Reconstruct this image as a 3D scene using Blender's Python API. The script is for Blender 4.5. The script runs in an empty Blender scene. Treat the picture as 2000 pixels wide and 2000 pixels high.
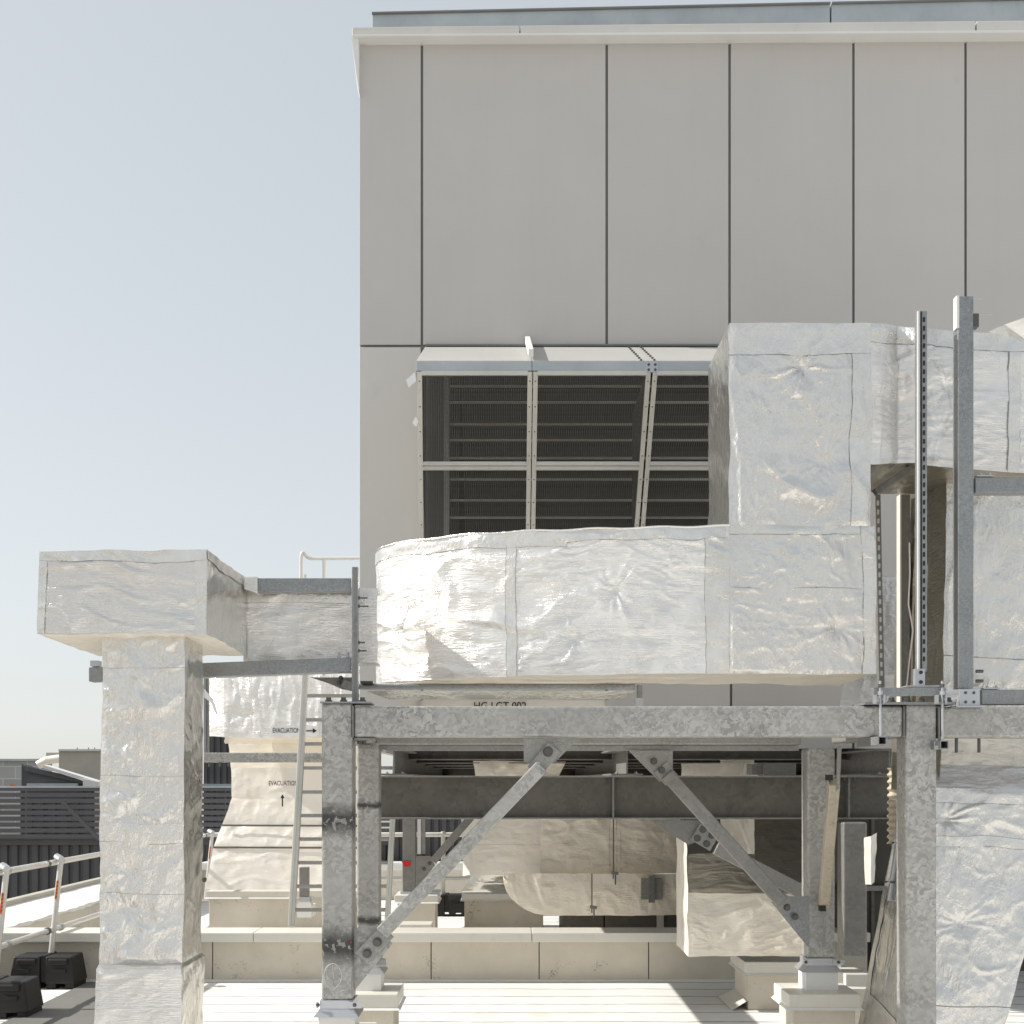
import bpy, bmesh, math, random
import numpy as np
from mathutils import Vector, Matrix
random.seed(7)
S = bpy.context.scene
COL = S.collection
F, CX, HY, EYE = 2400.0, 990.0, 1525.0, 1.75

def W(px, py, D):
    return Vector(((px-CX)*D/F, D, EYE+(HY-py)*D/F))
def XX(px, D): return (px-CX)*D/F
def ZZ(py, D): return EYE+(HY-py)*D/F

# ------------------------------------------------------------------ materials
def newmat(name):
    m = bpy.data.materials.new(name); m.use_nodes = True
    nt = m.node_tree; b = nt.nodes['Principled BSDF']
    return m, nt, b
def N(nt, t, **kw):
    n = nt.nodes.new(t)
    for k, v in kw.items():
        if k.startswith('i_'): n.inputs[k[2:].replace('_', ' ')].default_value = v
        else: setattr(n, k, v)
    return n
def coords(nt, scale=(1,1,1), rot=(0,0,0)):
    tc = N(nt, 'ShaderNodeTexCoord'); mp = N(nt, 'ShaderNodeMapping')
    mp.inputs['Scale'].default_value = scale; mp.inputs['Rotation'].default_value = rot
    nt.links.new(tc.outputs['Object'], mp.inputs['Vector']); return mp.outputs['Vector']
def noise(nt, vec, scale, detail=4, rough=.55, dist=0):
    n = N(nt, 'ShaderNodeTexNoise'); n.inputs['Scale'].default_value = scale
    n.inputs['Detail'].default_value = detail; n.inputs['Roughness'].default_value = rough
    n.inputs['Distortion'].default_value = dist
    nt.links.new(vec, n.inputs['Vector']); return n.outputs['Fac']
def ramp(nt, fac, stops, interp='LINEAR'):
    r = N(nt, 'ShaderNodeValToRGB'); r.color_ramp.interpolation = interp
    els = r.color_ramp.elements
    while len(els) < len(stops): els.new(.5)
    for e, (p, c) in zip(els, stops):
        e.position = p; e.color = (c[0], c[1], c[2], 1) if hasattr(c, '__len__') else (c, c, c, 1)
    nt.links.new(fac, r.inputs['Fac']); return r.outputs['Color']
def math_(nt, op, a, b=None, c=None, clamp=False):
    n = N(nt, 'ShaderNodeMath', operation=op); n.use_clamp = clamp
    for i, v in enumerate((a, b, c)):
        if v is None: continue
        if hasattr(v, 'is_linked') or hasattr(v, 'links'): nt.links.new(v, n.inputs[i])
        else: n.inputs[i].default_value = v
    return n.outputs[0]
def mix(nt, fac, a, b, mode='MIX'):
    n = N(nt, 'ShaderNodeMix', data_type='RGBA', blend_type=mode)
    for s, v in ((n.inputs[0], fac), (n.inputs[6], a), (n.inputs[7], b)):
        if hasattr(v, 'links'): nt.links.new(v, s)
        elif hasattr(v, '__len__'): s.default_value = (v[0], v[1], v[2], 1)
        else: s.default_value = v
    return n.outputs[2]
def bump(nt, b, h, strength=.3, dist=.01, normal=None):
    n = N(nt, 'ShaderNodeBump'); n.inputs['Strength'].default_value = strength; n.inputs['Distance'].default_value = dist
    nt.links.new(h, n.inputs['Height'])
    if normal is not None: nt.links.new(normal, n.inputs['Normal'])
    if b is not None: nt.links.new(n.outputs[0], b.inputs['Normal'])
    return n.outputs[0]
def tint(c, k): return tuple(x*k for x in c)

def paint(name, c, rough=.5, var=.12, bscale=60, bstr=.08, dirt=.0, metallic=0, dirtc=(.18,.15,.12)):
    m, nt, b = newmat(name); v = coords(nt)
    f = noise(nt, v, 2.2, 6, .6)
    col = ramp(nt, f, [(.3, tint(c, 1-var)), (.7, tint(c, 1+var*.5))])
    if dirt:
        v2 = coords(nt, (3, 3, 1.0)); d = noise(nt, v2, 5, 8, .7)
        k = ramp(nt, d, [(.55, 0), (.78, 1)]); k = math_(nt, 'MULTIPLY', k, dirt)
        col = mix(nt, k, col, dirtc)
    nt.links.new(col, b.inputs['Base Color'])
    b.inputs['Roughness'].default_value = rough; b.inputs['Metallic'].default_value = metallic
    bump(nt, b, noise(nt, v, bscale, 3), bstr, .003)
    return m

def foilmat(name, c=(.745,.722,.69), metal=.80, rough=.26, crinkle=(.5,.5,3.0), bs=.42, spots=.0):
    m, nt, b = newmat(name)
    v = coords(nt)
    vc = coords(nt, crinkle)
    f = noise(nt, v, 1.7, 5, .6)
    col = ramp(nt, f, [(.3, tint(c, .92)), (.5, c), (.7, (c[0]*1.03, c[1]*1.0, c[2]*.97))])
    if spots:
        d = noise(nt, v, 9, 8, .7); k = ramp(nt, d, [(.60, 0), (.74, spots)])
        col = mix(nt, k, col, (.25, .22, .17))
    nt.links.new(col, b.inputs['Base Color'])
    b.inputs['Metallic'].default_value = metal
    r = noise(nt, v, 6, 4); rr = math_(nt, 'MULTIPLY_ADD', r, .16, rough-.08); nt.links.new(rr, b.inputs['Roughness'])
    # fine crinkle of foil facing, mostly along one direction, in patches
    n1 = noise(nt, vc, 9, 6, .62, .6)
    a = math_(nt, 'ABSOLUTE', math_(nt, 'SUBTRACT', n1, .5)); ridge = math_(nt, 'SUBTRACT', 1, math_(nt, 'MULTIPLY', a, 9), None, True)
    ridge = math_(nt, 'POWER', ridge, 2.0)
    mask = ramp(nt, noise(nt, v, 2.6, 3), [(.42, 0), (.62, 1)])
    ridge = math_(nt, 'MULTIPLY', ridge, mask)
    n2 = noise(nt, vc, 26, 5, .6, .3)
    # scrim threads of the facing
    h = math_(nt, 'ADD', math_(nt, 'MULTIPLY', ridge, .42), math_(nt, 'MULTIPLY', n2, .5))
    n3 = noise(nt, v, 5, 3); h = math_(nt, 'ADD', h, math_(nt, 'MULTIPLY', n3, .5))
    wv = N(nt, 'ShaderNodeTexNoise'); wv.inputs['Scale'].default_value = 5; wv.inputs['Detail'].default_value = 4; nt.links.new(v, wv.inputs['Vector'])
    k_ = tuple((x**.5) for x in crinkle)
    for (sc_, am, lo_, hi_) in ((6.5, .9, .40, .62), (15, .75, .42, .60), (34, .34, .45, .62)):
        va = coords(nt, k_, (.15, .3, .1*sc_)); ad = N(nt, 'ShaderNodeVectorMath', operation='MULTIPLY_ADD'); nt.links.new(wv.outputs['Color'], ad.inputs[0])
        ad.inputs[1].default_value = (.30, .30, .30); nt.links.new(va, ad.inputs[2])
        vo = N(nt, 'ShaderNodeTexVoronoi'); vo.inputs['Scale'].default_value = sc_; nt.links.new(ad.outputs[0], vo.inputs['Vector'])
        mk = ramp(nt, noise(nt, v, 1.3+sc_*.12, 3), [(lo_, .12), (hi_, 1)])
        h = math_(nt, 'ADD', h, math_(nt, 'MULTIPLY', math_(nt, 'MULTIPLY', vo.outputs['Distance'], mk), am))
    fl = noise(nt, coords(nt, (crinkle[0]*.5, crinkle[1]*.5, crinkle[2]*1.7)), 17, 3, .55, .25)
    fl = math_(nt, 'POWER', math_(nt, 'SUBTRACT', 1, math_(nt, 'MULTIPLY', math_(nt, 'ABSOLUTE', math_(nt, 'SUBTRACT', fl, .5)), 7), None, True), 2.0)
    fm = ramp(nt, noise(nt, v, 3.7, 3), [(.42, .1), (.58, 1)]); h = math_(nt, 'ADD', h, math_(nt, 'MULTIPLY', math_(nt, 'MULTIPLY', fl, fm), -.28))
    bump(nt, b, h, bs, .012)
    return m

def galv(name, lo=.29, hi=.50, scale=54, rough=.45, metal=.45, warm=(1,.975,.915), bands=(), zb=0, dirt=.25, spangle=1.0):
    m, nt, b = newmat(name); v = coords(nt)
    w = N(nt, 'ShaderNodeTexNoise'); w.inputs['Scale'].default_value = 20; w.inputs['Detail'].default_value = 3
    nt.links.new(v, w.inputs['Vector'])
    add = N(nt, 'ShaderNodeVectorMath', operation='MULTIPLY_ADD'); nt.links.new(w.outputs['Color'], add.inputs[0])
    add.inputs[1].default_value = (.09, .09, .09); nt.links.new(v, add.inputs[2])
    vo = N(nt, 'ShaderNodeTexVoronoi'); vo.inputs['Scale'].default_value = scale; nt.links.new(add.outputs[0], vo.inputs['Vector'])
    sep = N(nt, 'ShaderNodeSeparateColor'); nt.links.new(vo.outputs['Color'], sep.inputs[0])
    mk = ramp(nt, noise(nt, v, 2.3, 3), [(.35, .25), (.65, 1)])
    s = math_(nt, 'MULTIPLY', math_(nt, 'SUBTRACT', sep.outputs[0], .5), math_(nt, 'MULTIPLY', mk, spangle))
    big = noise(nt, v, 3.5, 5, .6)
    s = math_(nt, 'ADD', math_(nt, 'ADD', s, .5), math_(nt, 'MULTIPLY', math_(nt, 'SUBTRACT', big, .5), .9))
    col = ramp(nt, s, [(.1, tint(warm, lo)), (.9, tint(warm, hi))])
    d = noise(nt, v, 7, 8, .75); k = ramp(nt, d, [(.58, 0), (.72, dirt)])
    col = mix(nt, k, col, (.10, .095, .08))
    if bands:
        g = N(nt, 'ShaderNodeNewGeometry'); sx = N(nt, 'ShaderNodeSeparateXYZ'); nt.links.new(g.outputs['Position'], sx.inputs[0])
        nz = noise(nt, v, 14, 5, .65); tot = None
        for (z, hw) in bands:
            t = math_(nt, 'ABSOLUTE', math_(nt, 'SUBTRACT', math_(nt, 'ADD', sx.outputs[2], math_(nt, 'MULTIPLY', nz, .08)), z+.04))
            q = math_(nt, 'SUBTRACT', 1.25, math_(nt, 'DIVIDE', t, hw), None, True)
            tot = q if tot is None else math_(nt, 'MAXIMUM', tot, q)
        sp = ramp(nt, noise(nt, v, 22, 3), [(.60, 1), (.66, .15)])
        tot = math_(nt, 'MULTIPLY', tot, math_(nt, 'MULTIPLY', sp, .9))
        col = mix(nt, tot, col, (.035, .035, .033))
    nt.links.new(col, b.inputs['Base Color']); b.inputs['Metallic'].default_value = metal
    nt.links.new(math_(nt, 'MULTIPLY_ADD', sep.outputs[1], .18, rough-.05), b.inputs['Roughness'])
    bump(nt, b, noise(nt, v, 90, 3), .08, .002)
    return m

M = {}
M['foil'] = foilmat('foil_facing')
M['foil_v'] = foilmat('foil_facing_vertical', crinkle=(3.4, 3.4, .6))
M['foil_smooth'] = foilmat('foil_smooth', c=(.70,.69,.65), rough=.20, metal=.9, bs=.2, crinkle=(2.4,2.4,.5))
M['foil_bright'] = foilmat('foil_bright', c=(.82,.80,.77), rough=.29, metal=.66, bs=.42)
M['foil_matte'] = foilmat('foil_matte', c=(.86,.81,.73), metal=.28, rough=.38, bs=.22)
M['foil_warm'] = foilmat('foil_warm', c=(.95,.88,.76), metal=.25, rough=.34, bs=.32)  # warm foil; on duct undersides it paints in light off the deck
M['foil_mid'] = foilmat('foil_shade_grey', c=(.50,.48,.44), metal=.6, rough=.30, bs=.35)  # greyed foil copy, paints the shade band on the hood neck
M['foil_dark'] = foilmat('foil_shade_dark', c=(.34,.31,.25), metal=.7, rough=.33, bs=.5)  # darker foil copy, shade painted on a duct side and underside
M['foil_shadow'] = foilmat('foil_shade_black', c=(.09,.08,.065), metal=.4, rough=.45, bs=.5)  # near-black foil copy, shade painted into the dark duct
M['tape'] = foilmat('foil_tape', c=(.765,.742,.705), metal=.8, rough=.25, bs=.30, crinkle=(4,4,1))
M['tape_line'] = paint('seam_shadow_gap', (.30,.29,.27), .6)
M['galv'] = galv('galvanized_spangle')
M['galv_fine'] = galv('galvanized_fine', scale=75, lo=.24, hi=.38, spangle=.6)
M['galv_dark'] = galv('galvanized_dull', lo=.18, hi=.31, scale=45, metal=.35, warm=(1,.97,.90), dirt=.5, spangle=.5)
M['galv_mill'] = galv('galvanized_strut', lo=.22, hi=.38, scale=110, metal=.6, rough=.4, spangle=.7, dirt=.35, warm=(.97,.99,1.0))
M['steel_dark'] = galv('dark_steel', lo=.09, hi=.19, scale=30, metal=.25, warm=(1,.93,.80), dirt=.4, spangle=.35, rough=.55)  # dark brownish steel with faint mottle
M['rusty'] = galv('rust_speckled_steel', lo=.42, hi=.6, scale=60, metal=.3, warm=(1,.88,.68), dirt=.9, spangle=.6)
M['bolt'] = paint('bolt_steel', (.12,.12,.115), .4, metallic=.7)
M['zinc'] = paint('zinc_plate', (.52,.53,.55), .35, metallic=.7)
def panelmat(name, c):
    m, nt, b = newmat(name); v = coords(nt); oi = N(nt, 'ShaderNodeObjectInfo')
    k = math_(nt, 'MULTIPLY_ADD', oi.outputs['Random'], .07, .965)
    col = ramp(nt, noise(nt, v, 1.2, 6, .6), [(.3, tint(c, .96)), (.7, tint(c, 1.02))])
    st = ramp(nt, noise(nt, coords(nt, (9, 9, .35)), 1.6, 6, .6), [(.5, 0), (.8, .05)])
    col = mix(nt, st, col, (.27,.26,.23))
    sm = ramp(nt, noise(nt, coords(nt, (1, 1, 1)), 3.1, 7, .7), [(.62, 0), (.74, .16)]); col = mix(nt, sm, col, (.33,.32,.29))
    cc = N(nt, 'ShaderNodeVectorMath', operation='SCALE'); nt.links.new(col, cc.inputs[0]); nt.links.new(k, cc.inputs['Scale'])
    nt.links.new(cc.outputs[0], b.inputs['Base Color']); b.inputs['Roughness'].default_value = .5
    bump(nt, b, math_(nt, 'ADD', noise(nt, v, 140, 3), math_(nt, 'MULTIPLY', noise(nt, v, 1.3, 2), 3.0)), .05, .003); return m
M['panel'] = panelmat('composite_panel', (.55,.523,.495))
M['panel_bounce'] = panelmat('composite_panel_bounce', (.63,.605,.565))  # paler panel copy, bounce light painted into the lower wall
M['joint'] = paint('panel_joint', (.20,.20,.195), .6)
M['cornice'] = paint('painted_cornice', (.66,.64,.60), .45, var=.06, dirt=.15)
M['upstand'] = paint('zinc_upstand', (.44,.48,.50), .5, var=.18, metallic=.2, dirt=.2)
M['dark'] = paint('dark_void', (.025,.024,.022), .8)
M['soffit'] = paint('sheet_shade_dark', (.10,.092,.078), .8)
M['blade'] = paint('louvre_blade', (.62,.58,.50), .45, metallic=.1, dirt=.3)
M['alu'] = paint('aluminium_frame', (.62,.60,.55), .4, metallic=.45, dirt=.3)
M['wire'] = paint('screen_wire', (.13,.125,.11), .45, metallic=.3)
M['flash'] = paint('cream_flashing', (.70,.67,.60), .45, var=.05, dirt=.15)
M['hoodroof'] = paint('grey_hood_sheet', (.46,.45,.42), .45, var=.05, dirt=.2)
M['flash_w'] = paint('white_flashing', (.78,.77,.74), .45, var=.05)
M['black'] = paint('black_rubber', (.014,.013,.012), .55, bstr=.3)
M['pipe'] = paint('white_painted_pipe', (.68,.66,.62), .35, var=.08, metallic=.2, dirt=.2)
M['ladder'] = paint('aluminium_ladder', (.55,.55,.52), .35, metallic=.6, dirt=.2)
M['slat'] = paint('charcoal_slat', (.10,.10,.105), .5)
M['charcoal'] = paint('charcoal_sheet', (.085,.085,.09), .5)
M['cream_far'] = paint('cream_cladding', (.47,.44,.37), .6)
M['text'] = paint('black_lettering', (.012,.012,.012), .5)
M['label'] = paint('white_label', (.85,.85,.84), .4)
M['orange'] = paint('orange_sticker', (.75,.16,.03), .5)
M['red'] = paint('red_tape', (.62,.015,.015), .5)
M['chalk'] = paint('chalk_mark', (.72,.72,.68), .8)
M['hose'] = paint('tan_hose', (.50,.43,.33), .5)
M['cable'] = paint('white_cable', (.75,.66,.6), .4)

def stucco(name, c):
    m, nt, b = newmat(name); v = coords(nt)
    col = ramp(nt, noise(nt, v, 3, 6, .6), [(.3, tint(c, .9)), (.7, tint(c, 1.05))])
    sp = ramp(nt, noise(nt, v, 130, 2, .5), [(.62, 0), (.72, .35)])
    col = mix(nt, sp, col, (.22,.19,.14))
    ds = ramp(nt, math_(nt, 'MULTIPLY', noise(nt, v, 50, 6, .7), noise(nt, v, 4, 3)), [(.34, 0), (.46, .75)])
    col = mix(nt, ds, col, (.10,.09,.07))
    nt.links.new(col, b.inputs['Base Color']); b.inputs['Roughness'].default_value = .85
    bump(nt, b, noise(nt, v, 160, 3), .5, .003)
    return m
M['stucco'] = stucco('granular_membrane', (.64,.585,.49))
M['stucco_l'] = stucco('granular_membrane_light', (.68,.635,.55))

def deckmat():
    m, nt, b = newmat('white_roof_membrane')
    g = N(nt, 'ShaderNodeNewGeometry'); sx = N(nt, 'ShaderNodeSeparateXYZ'); nt.links.new(g.outputs['Position'], sx.inputs[0])
    pos = g.outputs['Position']
    wob = math_(nt, 'MULTIPLY', math_(nt, 'SUBTRACT', noise(nt, pos, 1.4, 3), .5), .10)
    y = math_(nt, 'ADD', sx.outputs[1], wob)
    fr = math_(nt, 'FRACT', math_(nt, 'DIVIDE', y, .35))
    line = math_(nt, 'LESS_THAN', math_(nt, 'ABSOLUTE', math_(nt, 'SUBTRACT', fr, .5)), .030)
    col = ramp(nt, noise(nt, pos, 1.1, 6, .6), [(.3, (.78,.765,.73)), (.7, (.84,.83,.80))])
    st = ramp(nt, noise(nt, pos, 45, 5, .7), [(.66, 0), (.72, .6)])
    col = mix(nt, st, col, (.25,.2,.15))
    gr = ramp(nt, noise(nt, pos, .9, 8, .7), [(.45, 0), (.7, .22)]); col = mix(nt, gr, col, (.50,.46,.40))
    tanst = ramp(nt, noise(nt, pos, 1.7, 5), [(.58, 0), (.75, .5)])
    col = mix(nt, tanst, col, (.62,.52,.40))
    ln = math_(nt, 'MULTIPLY', line, ramp(nt, noise(nt, pos, 6, 3), [(.3, .45), (.6, .95)]))
    col = mix(nt, ln, col, (.13,.09,.075))
    nt.links.new(col, b.inputs['Base Color']); b.inputs['Roughness'].default_value = .7
    bump(nt, b, math_(nt, 'ADD', noise(nt, pos, 8, 4), math_(nt, 'MULTIPLY', line, -1.0)), .3, .01)
    return m
M['deck'] = deckmat()
M['mat'] = stucco('grey_walkway_mat', (.17,.165,.15))
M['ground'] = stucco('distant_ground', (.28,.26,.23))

def blockmat():
    m, nt, b = newmat('grey_blockwork'); tc = coords(nt, (1,1,1), (math.radians(90),0,0))
    br = N(nt, 'ShaderNodeTexBrick'); nt.links.new(tc, br.inputs['Vector'])
    br.inputs['Color1'].default_value = (.30,.31,.31,1); br.inputs['Color2'].default_value = (.38,.385,.38,1)
    br.inputs['Mortar'].default_value = (.5,.5,.48,1); br.inputs['Scale'].default_value = 1
    br.inputs['Brick Width'].default_value = .6; br.inputs['Row Height'].default_value = .3; br.inputs['Mortar Size'].default_value = .012
    nt.links.new(br.outputs['Color'], b.inputs['Base Color']); b.inputs['Roughness'].default_value = .8
    return m
M['block'] = blockmat()

# ------------------------------------------------------------------ mesh helpers
class MB:
    def __init__(s): s.v = []; s.f = []
    def add(s, vs, fs):
        o = len(s.v); s.v += [tuple(v) for v in vs]; s.f += [tuple(i+o for i in f) for f in fs]; return s
    def box(s, x0, x1, y0, y1, z0, z1):
        vs = [(x,y,z) for z in (z0,z1) for y in (y0,y1) for x in (x0,x1)]
        return s.add(vs, [(0,2,3,1),(4,5,7,6),(0,1,5,4),(2,6,7,3),(0,4,6,2),(1,3,7,5)])
    def pbox(s, px0, py0, px1, py1, D, dep):
        x0, x1 = sorted((XX(px0,D), XX(px1,D))); z0, z1 = sorted((ZZ(py0,D), ZZ(py1,D)))
        return s.box(x0, x1, D, D+dep, z0, z1)
    def ppoly(s, pts, D, dep):
        a = [W(x,y,D) for x,y in pts]; b = [p+Vector((0,dep,0)) for p in a]; n = len(a)
        return s.add(a+b, [tuple(range(n)), tuple(range(2*n-1,n-1,-1))]+[(i,i+n,(i+1)%n+n,(i+1)%n) for i in range(n)])
    def prism(s, a, off):
        a = [Vector(p) for p in a]; b = [p+Vector(off) for p in a]; n = len(a)
        return s.add(a+b, [tuple(range(n)), tuple(range(2*n-1,n-1,-1))]+[(i,i+n,(i+1)%n+n,(i+1)%n) for i in range(n)])
    def hexa(s, P):  # 8 points: front quad TL TR BR BL then back quad
        return s.add(P, [(0,1,2,3),(7,6,5,4),(0,4,5,1),(1,5,6,2),(2,6,7,3),(3,7,4,0)])
    def bar(s, p, q, w, h, up=(0,1,0)):
        p, q = Vector(p), Vector(q); d = (q-p).normalized(); u = Vector(up)
        a = d.cross(u).normalized()*(w/2); b = d.cross(a).normalized()*(h/2)
        P = [p-a-b, p+a-b, p+a+b, p-a+b, q-a-b, q+a-b, q+a+b, q-a+b]
        return s.add(P, [(0,1,2,3),(7,6,5,4),(0,4,5,1),(1,5,6,2),(2,6,7,3),(3,7,4,0)])
    def tube(s, p, q, r, n=12, r2=None):
        p, q = Vector(p), Vector(q); r2 = r if r2 is None else r2
        d = (q-p).normalized(); u = Vector((0,0,1)) if abs(d.z) < .9 else Vector((1,0,0))
        a = d.cross(u).normalized(); b = d.cross(a)
        vs = [p+(a*math.cos(t)+b*math.sin(t))*r for t in [2*math.pi*i/n for i in range(n)]] + \
             [q+(a*math.cos(t)+b*math.sin(t))*r2 for t in [2*math.pi*i/n for i in range(n)]]
        return s.add(vs, [tuple(range(n)), tuple(range(2*n-1,n-1,-1))]+[(i,i+n,(i+1)%n+n,(i+1)%n) for i in range(n)])
    def path(s, pts, r, n=10):
        pts = [Vector(p) for p in pts]
        for a, b in zip(pts[:-1], pts[1:]): s.tube(a, b, r, n)
        return s
    def build(s, name, mat, parent=None, bev=0, smooth=False, seg=2):
        me = bpy.data.meshes.new(name)
        loc = parent_world(parent) if parent else Vector((0,0,0))
        own = Vector((0,0,0))
        me.from_pydata([Vector(v)-loc-own for v in s.v], [], s.f)
        bm = bmesh.new(); bm.from_mesh(me); bmesh.ops.recalc_face_normals(bm, faces=bm.faces)
        if bev:
            es = [e for e in bm.edges if len(e.link_faces) == 2 and e.calc_face_angle(0) > .6]
            bmesh.ops.bevel(bm, geom=es, offset=bev, segments=seg, affect='EDGES', profile=.5, clamp_overlap=True)
        if smooth:
            for f in bm.faces: f.smooth = len(f.verts) == 4
        bm.to_mesh(me); bm.free()
        if smooth:
            me.shade_smooth() if hasattr(me, 'shade_smooth') else None
            try: me.set_sharp_from_angle(angle=math.radians(40))
            except Exception: pass
        me.materials.append(mat)
        o = bpy.data.objects.new(name, me); COL.objects.link(o)
        if parent: o.parent = parent
        return o
def parent_world(o):
    v = Vector((0,0,0))
    while o is not None: v = v+o.location; o = o.parent
    return v
def thing(name, loc, label, cat, group=None):
    o = bpy.data.objects.new(name, None); COL.objects.link(o); o.location = Vector(loc); o.empty_display_size = .2
    return tag(o, label, cat, group)
def tag(o, label=None, cat=None, group=None, kind=None):
    if label: o['label'] = label
    if cat: o['category'] = cat
    if group: o['group'] = group
    if kind: o['kind'] = kind
    return o
def hexbolt(p, r=.013, h=.012, ax=(0,-1,0)):
    m = MB(); p = Vector(p); a = Vector(ax); m.tube(p, p+a*h*.3, r*1.35, 14); m.tube(p+a*h*.3, p+a*h, r, 6)
    return m
def bolt(parent, p, r=.013, h=.014, ax=(0,-1,0), mat='bolt'):
    return hexbolt(p, r, h, ax).build('bolt', M[mat], parent)

# ------------------------------------------------------------------ foil surfaces
def hsh(ix, iy, seed):
    n = (ix.astype(np.int64)*374761393 + iy.astype(np.int64)*668265263 + seed*1274126177) & 0x7fffffff
    n = ((n ^ (n >> 13))*1103515245) & 0x7fffffff
    n = (n ^ (n >> 16)) & 0xffff
    return n/65535.0
def vn(x, y, seed):
    ix, iy = np.floor(x), np.floor(y); fx, fy = x-ix, y-iy
    fx = fx*fx*fx*(fx*(fx*6-15)+10); fy = fy*fy*fy*(fy*(fy*6-15)+10)
    a, b = hsh(ix,iy,seed), hsh(ix+1,iy,seed); c, d = hsh(ix,iy+1,seed), hsh(ix+1,iy+1,seed)
    return (a*(1-fx)+b*fx)*(1-fy)+(c*(1-fx)+d*fx)*fy
def fbm(x, y, seed, o=3):
    t = 0; a = .5
    for i in range(o): t = t+a*vn(x*2**i, y*2**i, seed+i*17); a *= .5
    return t
class Foil:
    """ruled surface through a list of (top, bottom) points with crumpled relief"""
    def __init__(s, pairs, seed=1, amp=1.0, dirn='h', pins=True, fade=.03, pinstep=.42, fine=1.0):
        s.T = np.array([tuple(p[0]) for p in pairs]); s.B = np.array([tuple(p[1]) for p in pairs])
        mid = (s.T+s.B)/2; L = np.r_[0, np.cumsum(np.linalg.norm(np.diff(mid, axis=0), axis=1))]
        s.L = L; s.lu = L[-1]; s.lv = float(np.mean(np.linalg.norm(s.T-s.B, axis=1))); s.seed = seed; s.amp = amp; s.dirn = dirn; s.fade = fade; s.fine = fine
        r = random.Random(seed*13+5); s.pins = []
        if pins:
            nu = max(1, int(round(s.lu/pinstep))); nv = max(1, int(round(s.lv/pinstep)))
            for i in range(nu):
                for j in range(nv):
                    if r.random() < .50: s.pins.append((s.lu*(i+.5+r.uniform(-.36,.36))/nu, s.lv*(j+.5+r.uniform(-.36,.36))/nv, r.uniform(.25,1.0), r.randint(0,99)))
    def base(s, u, v):
        t = u*s.lu; out = []
        for k in range(3):
            a = np.interp(t, s.L, s.T[:,k]); b = np.interp(t, s.L, s.B[:,k]); out.append(a*(1-v)+b*v)
        return np.stack(out, -1)
    def height(s, u, v):
        x, y = u*s.lu, v*s.lv; sd = s.seed*101
        wx = x+.10*(vn(x*4, y*4, sd+1)-.5)+.25*(vn(x*1.2, y*1.2, sd+71)-.5); wy = y+.10*(vn(x*4, y*4, sd+2)-.5)+.25*(vn(x*1.2,y*1.2,sd+72)-.5)
        if s.dirn == 'v': X, Y = wx*2.5, wy*.6
        elif s.dirn == 'h': X, Y = wx*.6, wy*2.5
        else: X, Y = wx*1.3, wy*1.3
        h = .010*(fbm(X*1.6, Y*1.6, sd+3)-.45)
        def ridge(k, q, sh=9): return np.clip(1-np.abs(fbm(X*k+3.1, Y*k+1.7, sd+q, 2)-.375)*sh, 0, 1)**1.5
        h = h+.0065*ridge(1.7, 9, 11)*np.clip(vn(x*1.8, y*1.8, sd+21)*2-.5, 0, 1)
        h = h+.0046*s.fine*ridge(3.4, 12, 12)*np.clip(vn(x*2.6, y*2.6, sd+31)*2.2-.6, 0, 1)
        h = h+.0024*s.fine*ridge(8, 15, 6)*np.clip(vn(x*3.1, y*3.1, sd+41)*2.2-.5, 0, 1)
        h = h+.0010*s.fine*ridge(15, 18, 5)*np.clip(vn(x*3.7, y*3.7, sd+51)*2.2-.5, 0, 1)
        for (cx, cy, k, q) in s.pins:
            dx, dy = x-cx, y-cy; r = np.sqrt(dx*dx+dy*dy)+1e-6; th = np.arctan2(dy, dx)
            ns = 9+q%5; ph = th/(2*math.pi)*ns+.2*np.sin(r*6+q)+.6*vn(x*14,y*14,sd+q)
            i0 = np.floor(ph); L_ = .05+.16*hsh(np.mod(i0, ns), np.zeros_like(i0), sd+q)      # each spoke its own length
            sp = (1-2*np.abs(ph-i0-.5))
            h = h-.010*k*np.exp(-(r/.045)**2)+.0085*k*np.clip(sp*1.8-.8,0,1)*hsh(np.mod(i0, ns), np.ones_like(i0), sd+q)*np.exp(-r/L_)*np.clip(r/.04, 0, 1)*1.5
        e = np.minimum(np.minimum(x, s.lu-x), np.minimum(y, s.lv-y)); e = np.clip(e/s.fade, 0, 1); e = e*e*(3-2*e)
        return h*s.amp*(.12+.88*e)
    def pos(s, u, v, off=0):
        e = 1e-3
        p = s.base(u, v); du = s.base(np.clip(u+e,0,1), v)-s.base(np.clip(u-e,0,1), v); dv = s.base(u, np.clip(v+e,0,1))-s.base(u, np.clip(v-e,0,1))
        q_ = p.copy()
        for k in range(3): p[...,k] = p[...,k]+.011*(vn(q_[...,0]*4.1+q_[...,1]*2.3+7*k, q_[...,2]*5.3-q_[...,1]*1.9+3*k, 900+k)-.5)+.006*(vn(q_[...,0]*13+q_[...,1]*9+7*k, q_[...,2]*14-q_[...,1]*6, 950+k)-.5)
        n = np.cross(dv, du); n /= (np.linalg.norm(n, axis=-1, keepdims=True)+1e-12)
        return p+n*(s.height(u, v)+off)[..., None]
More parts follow.
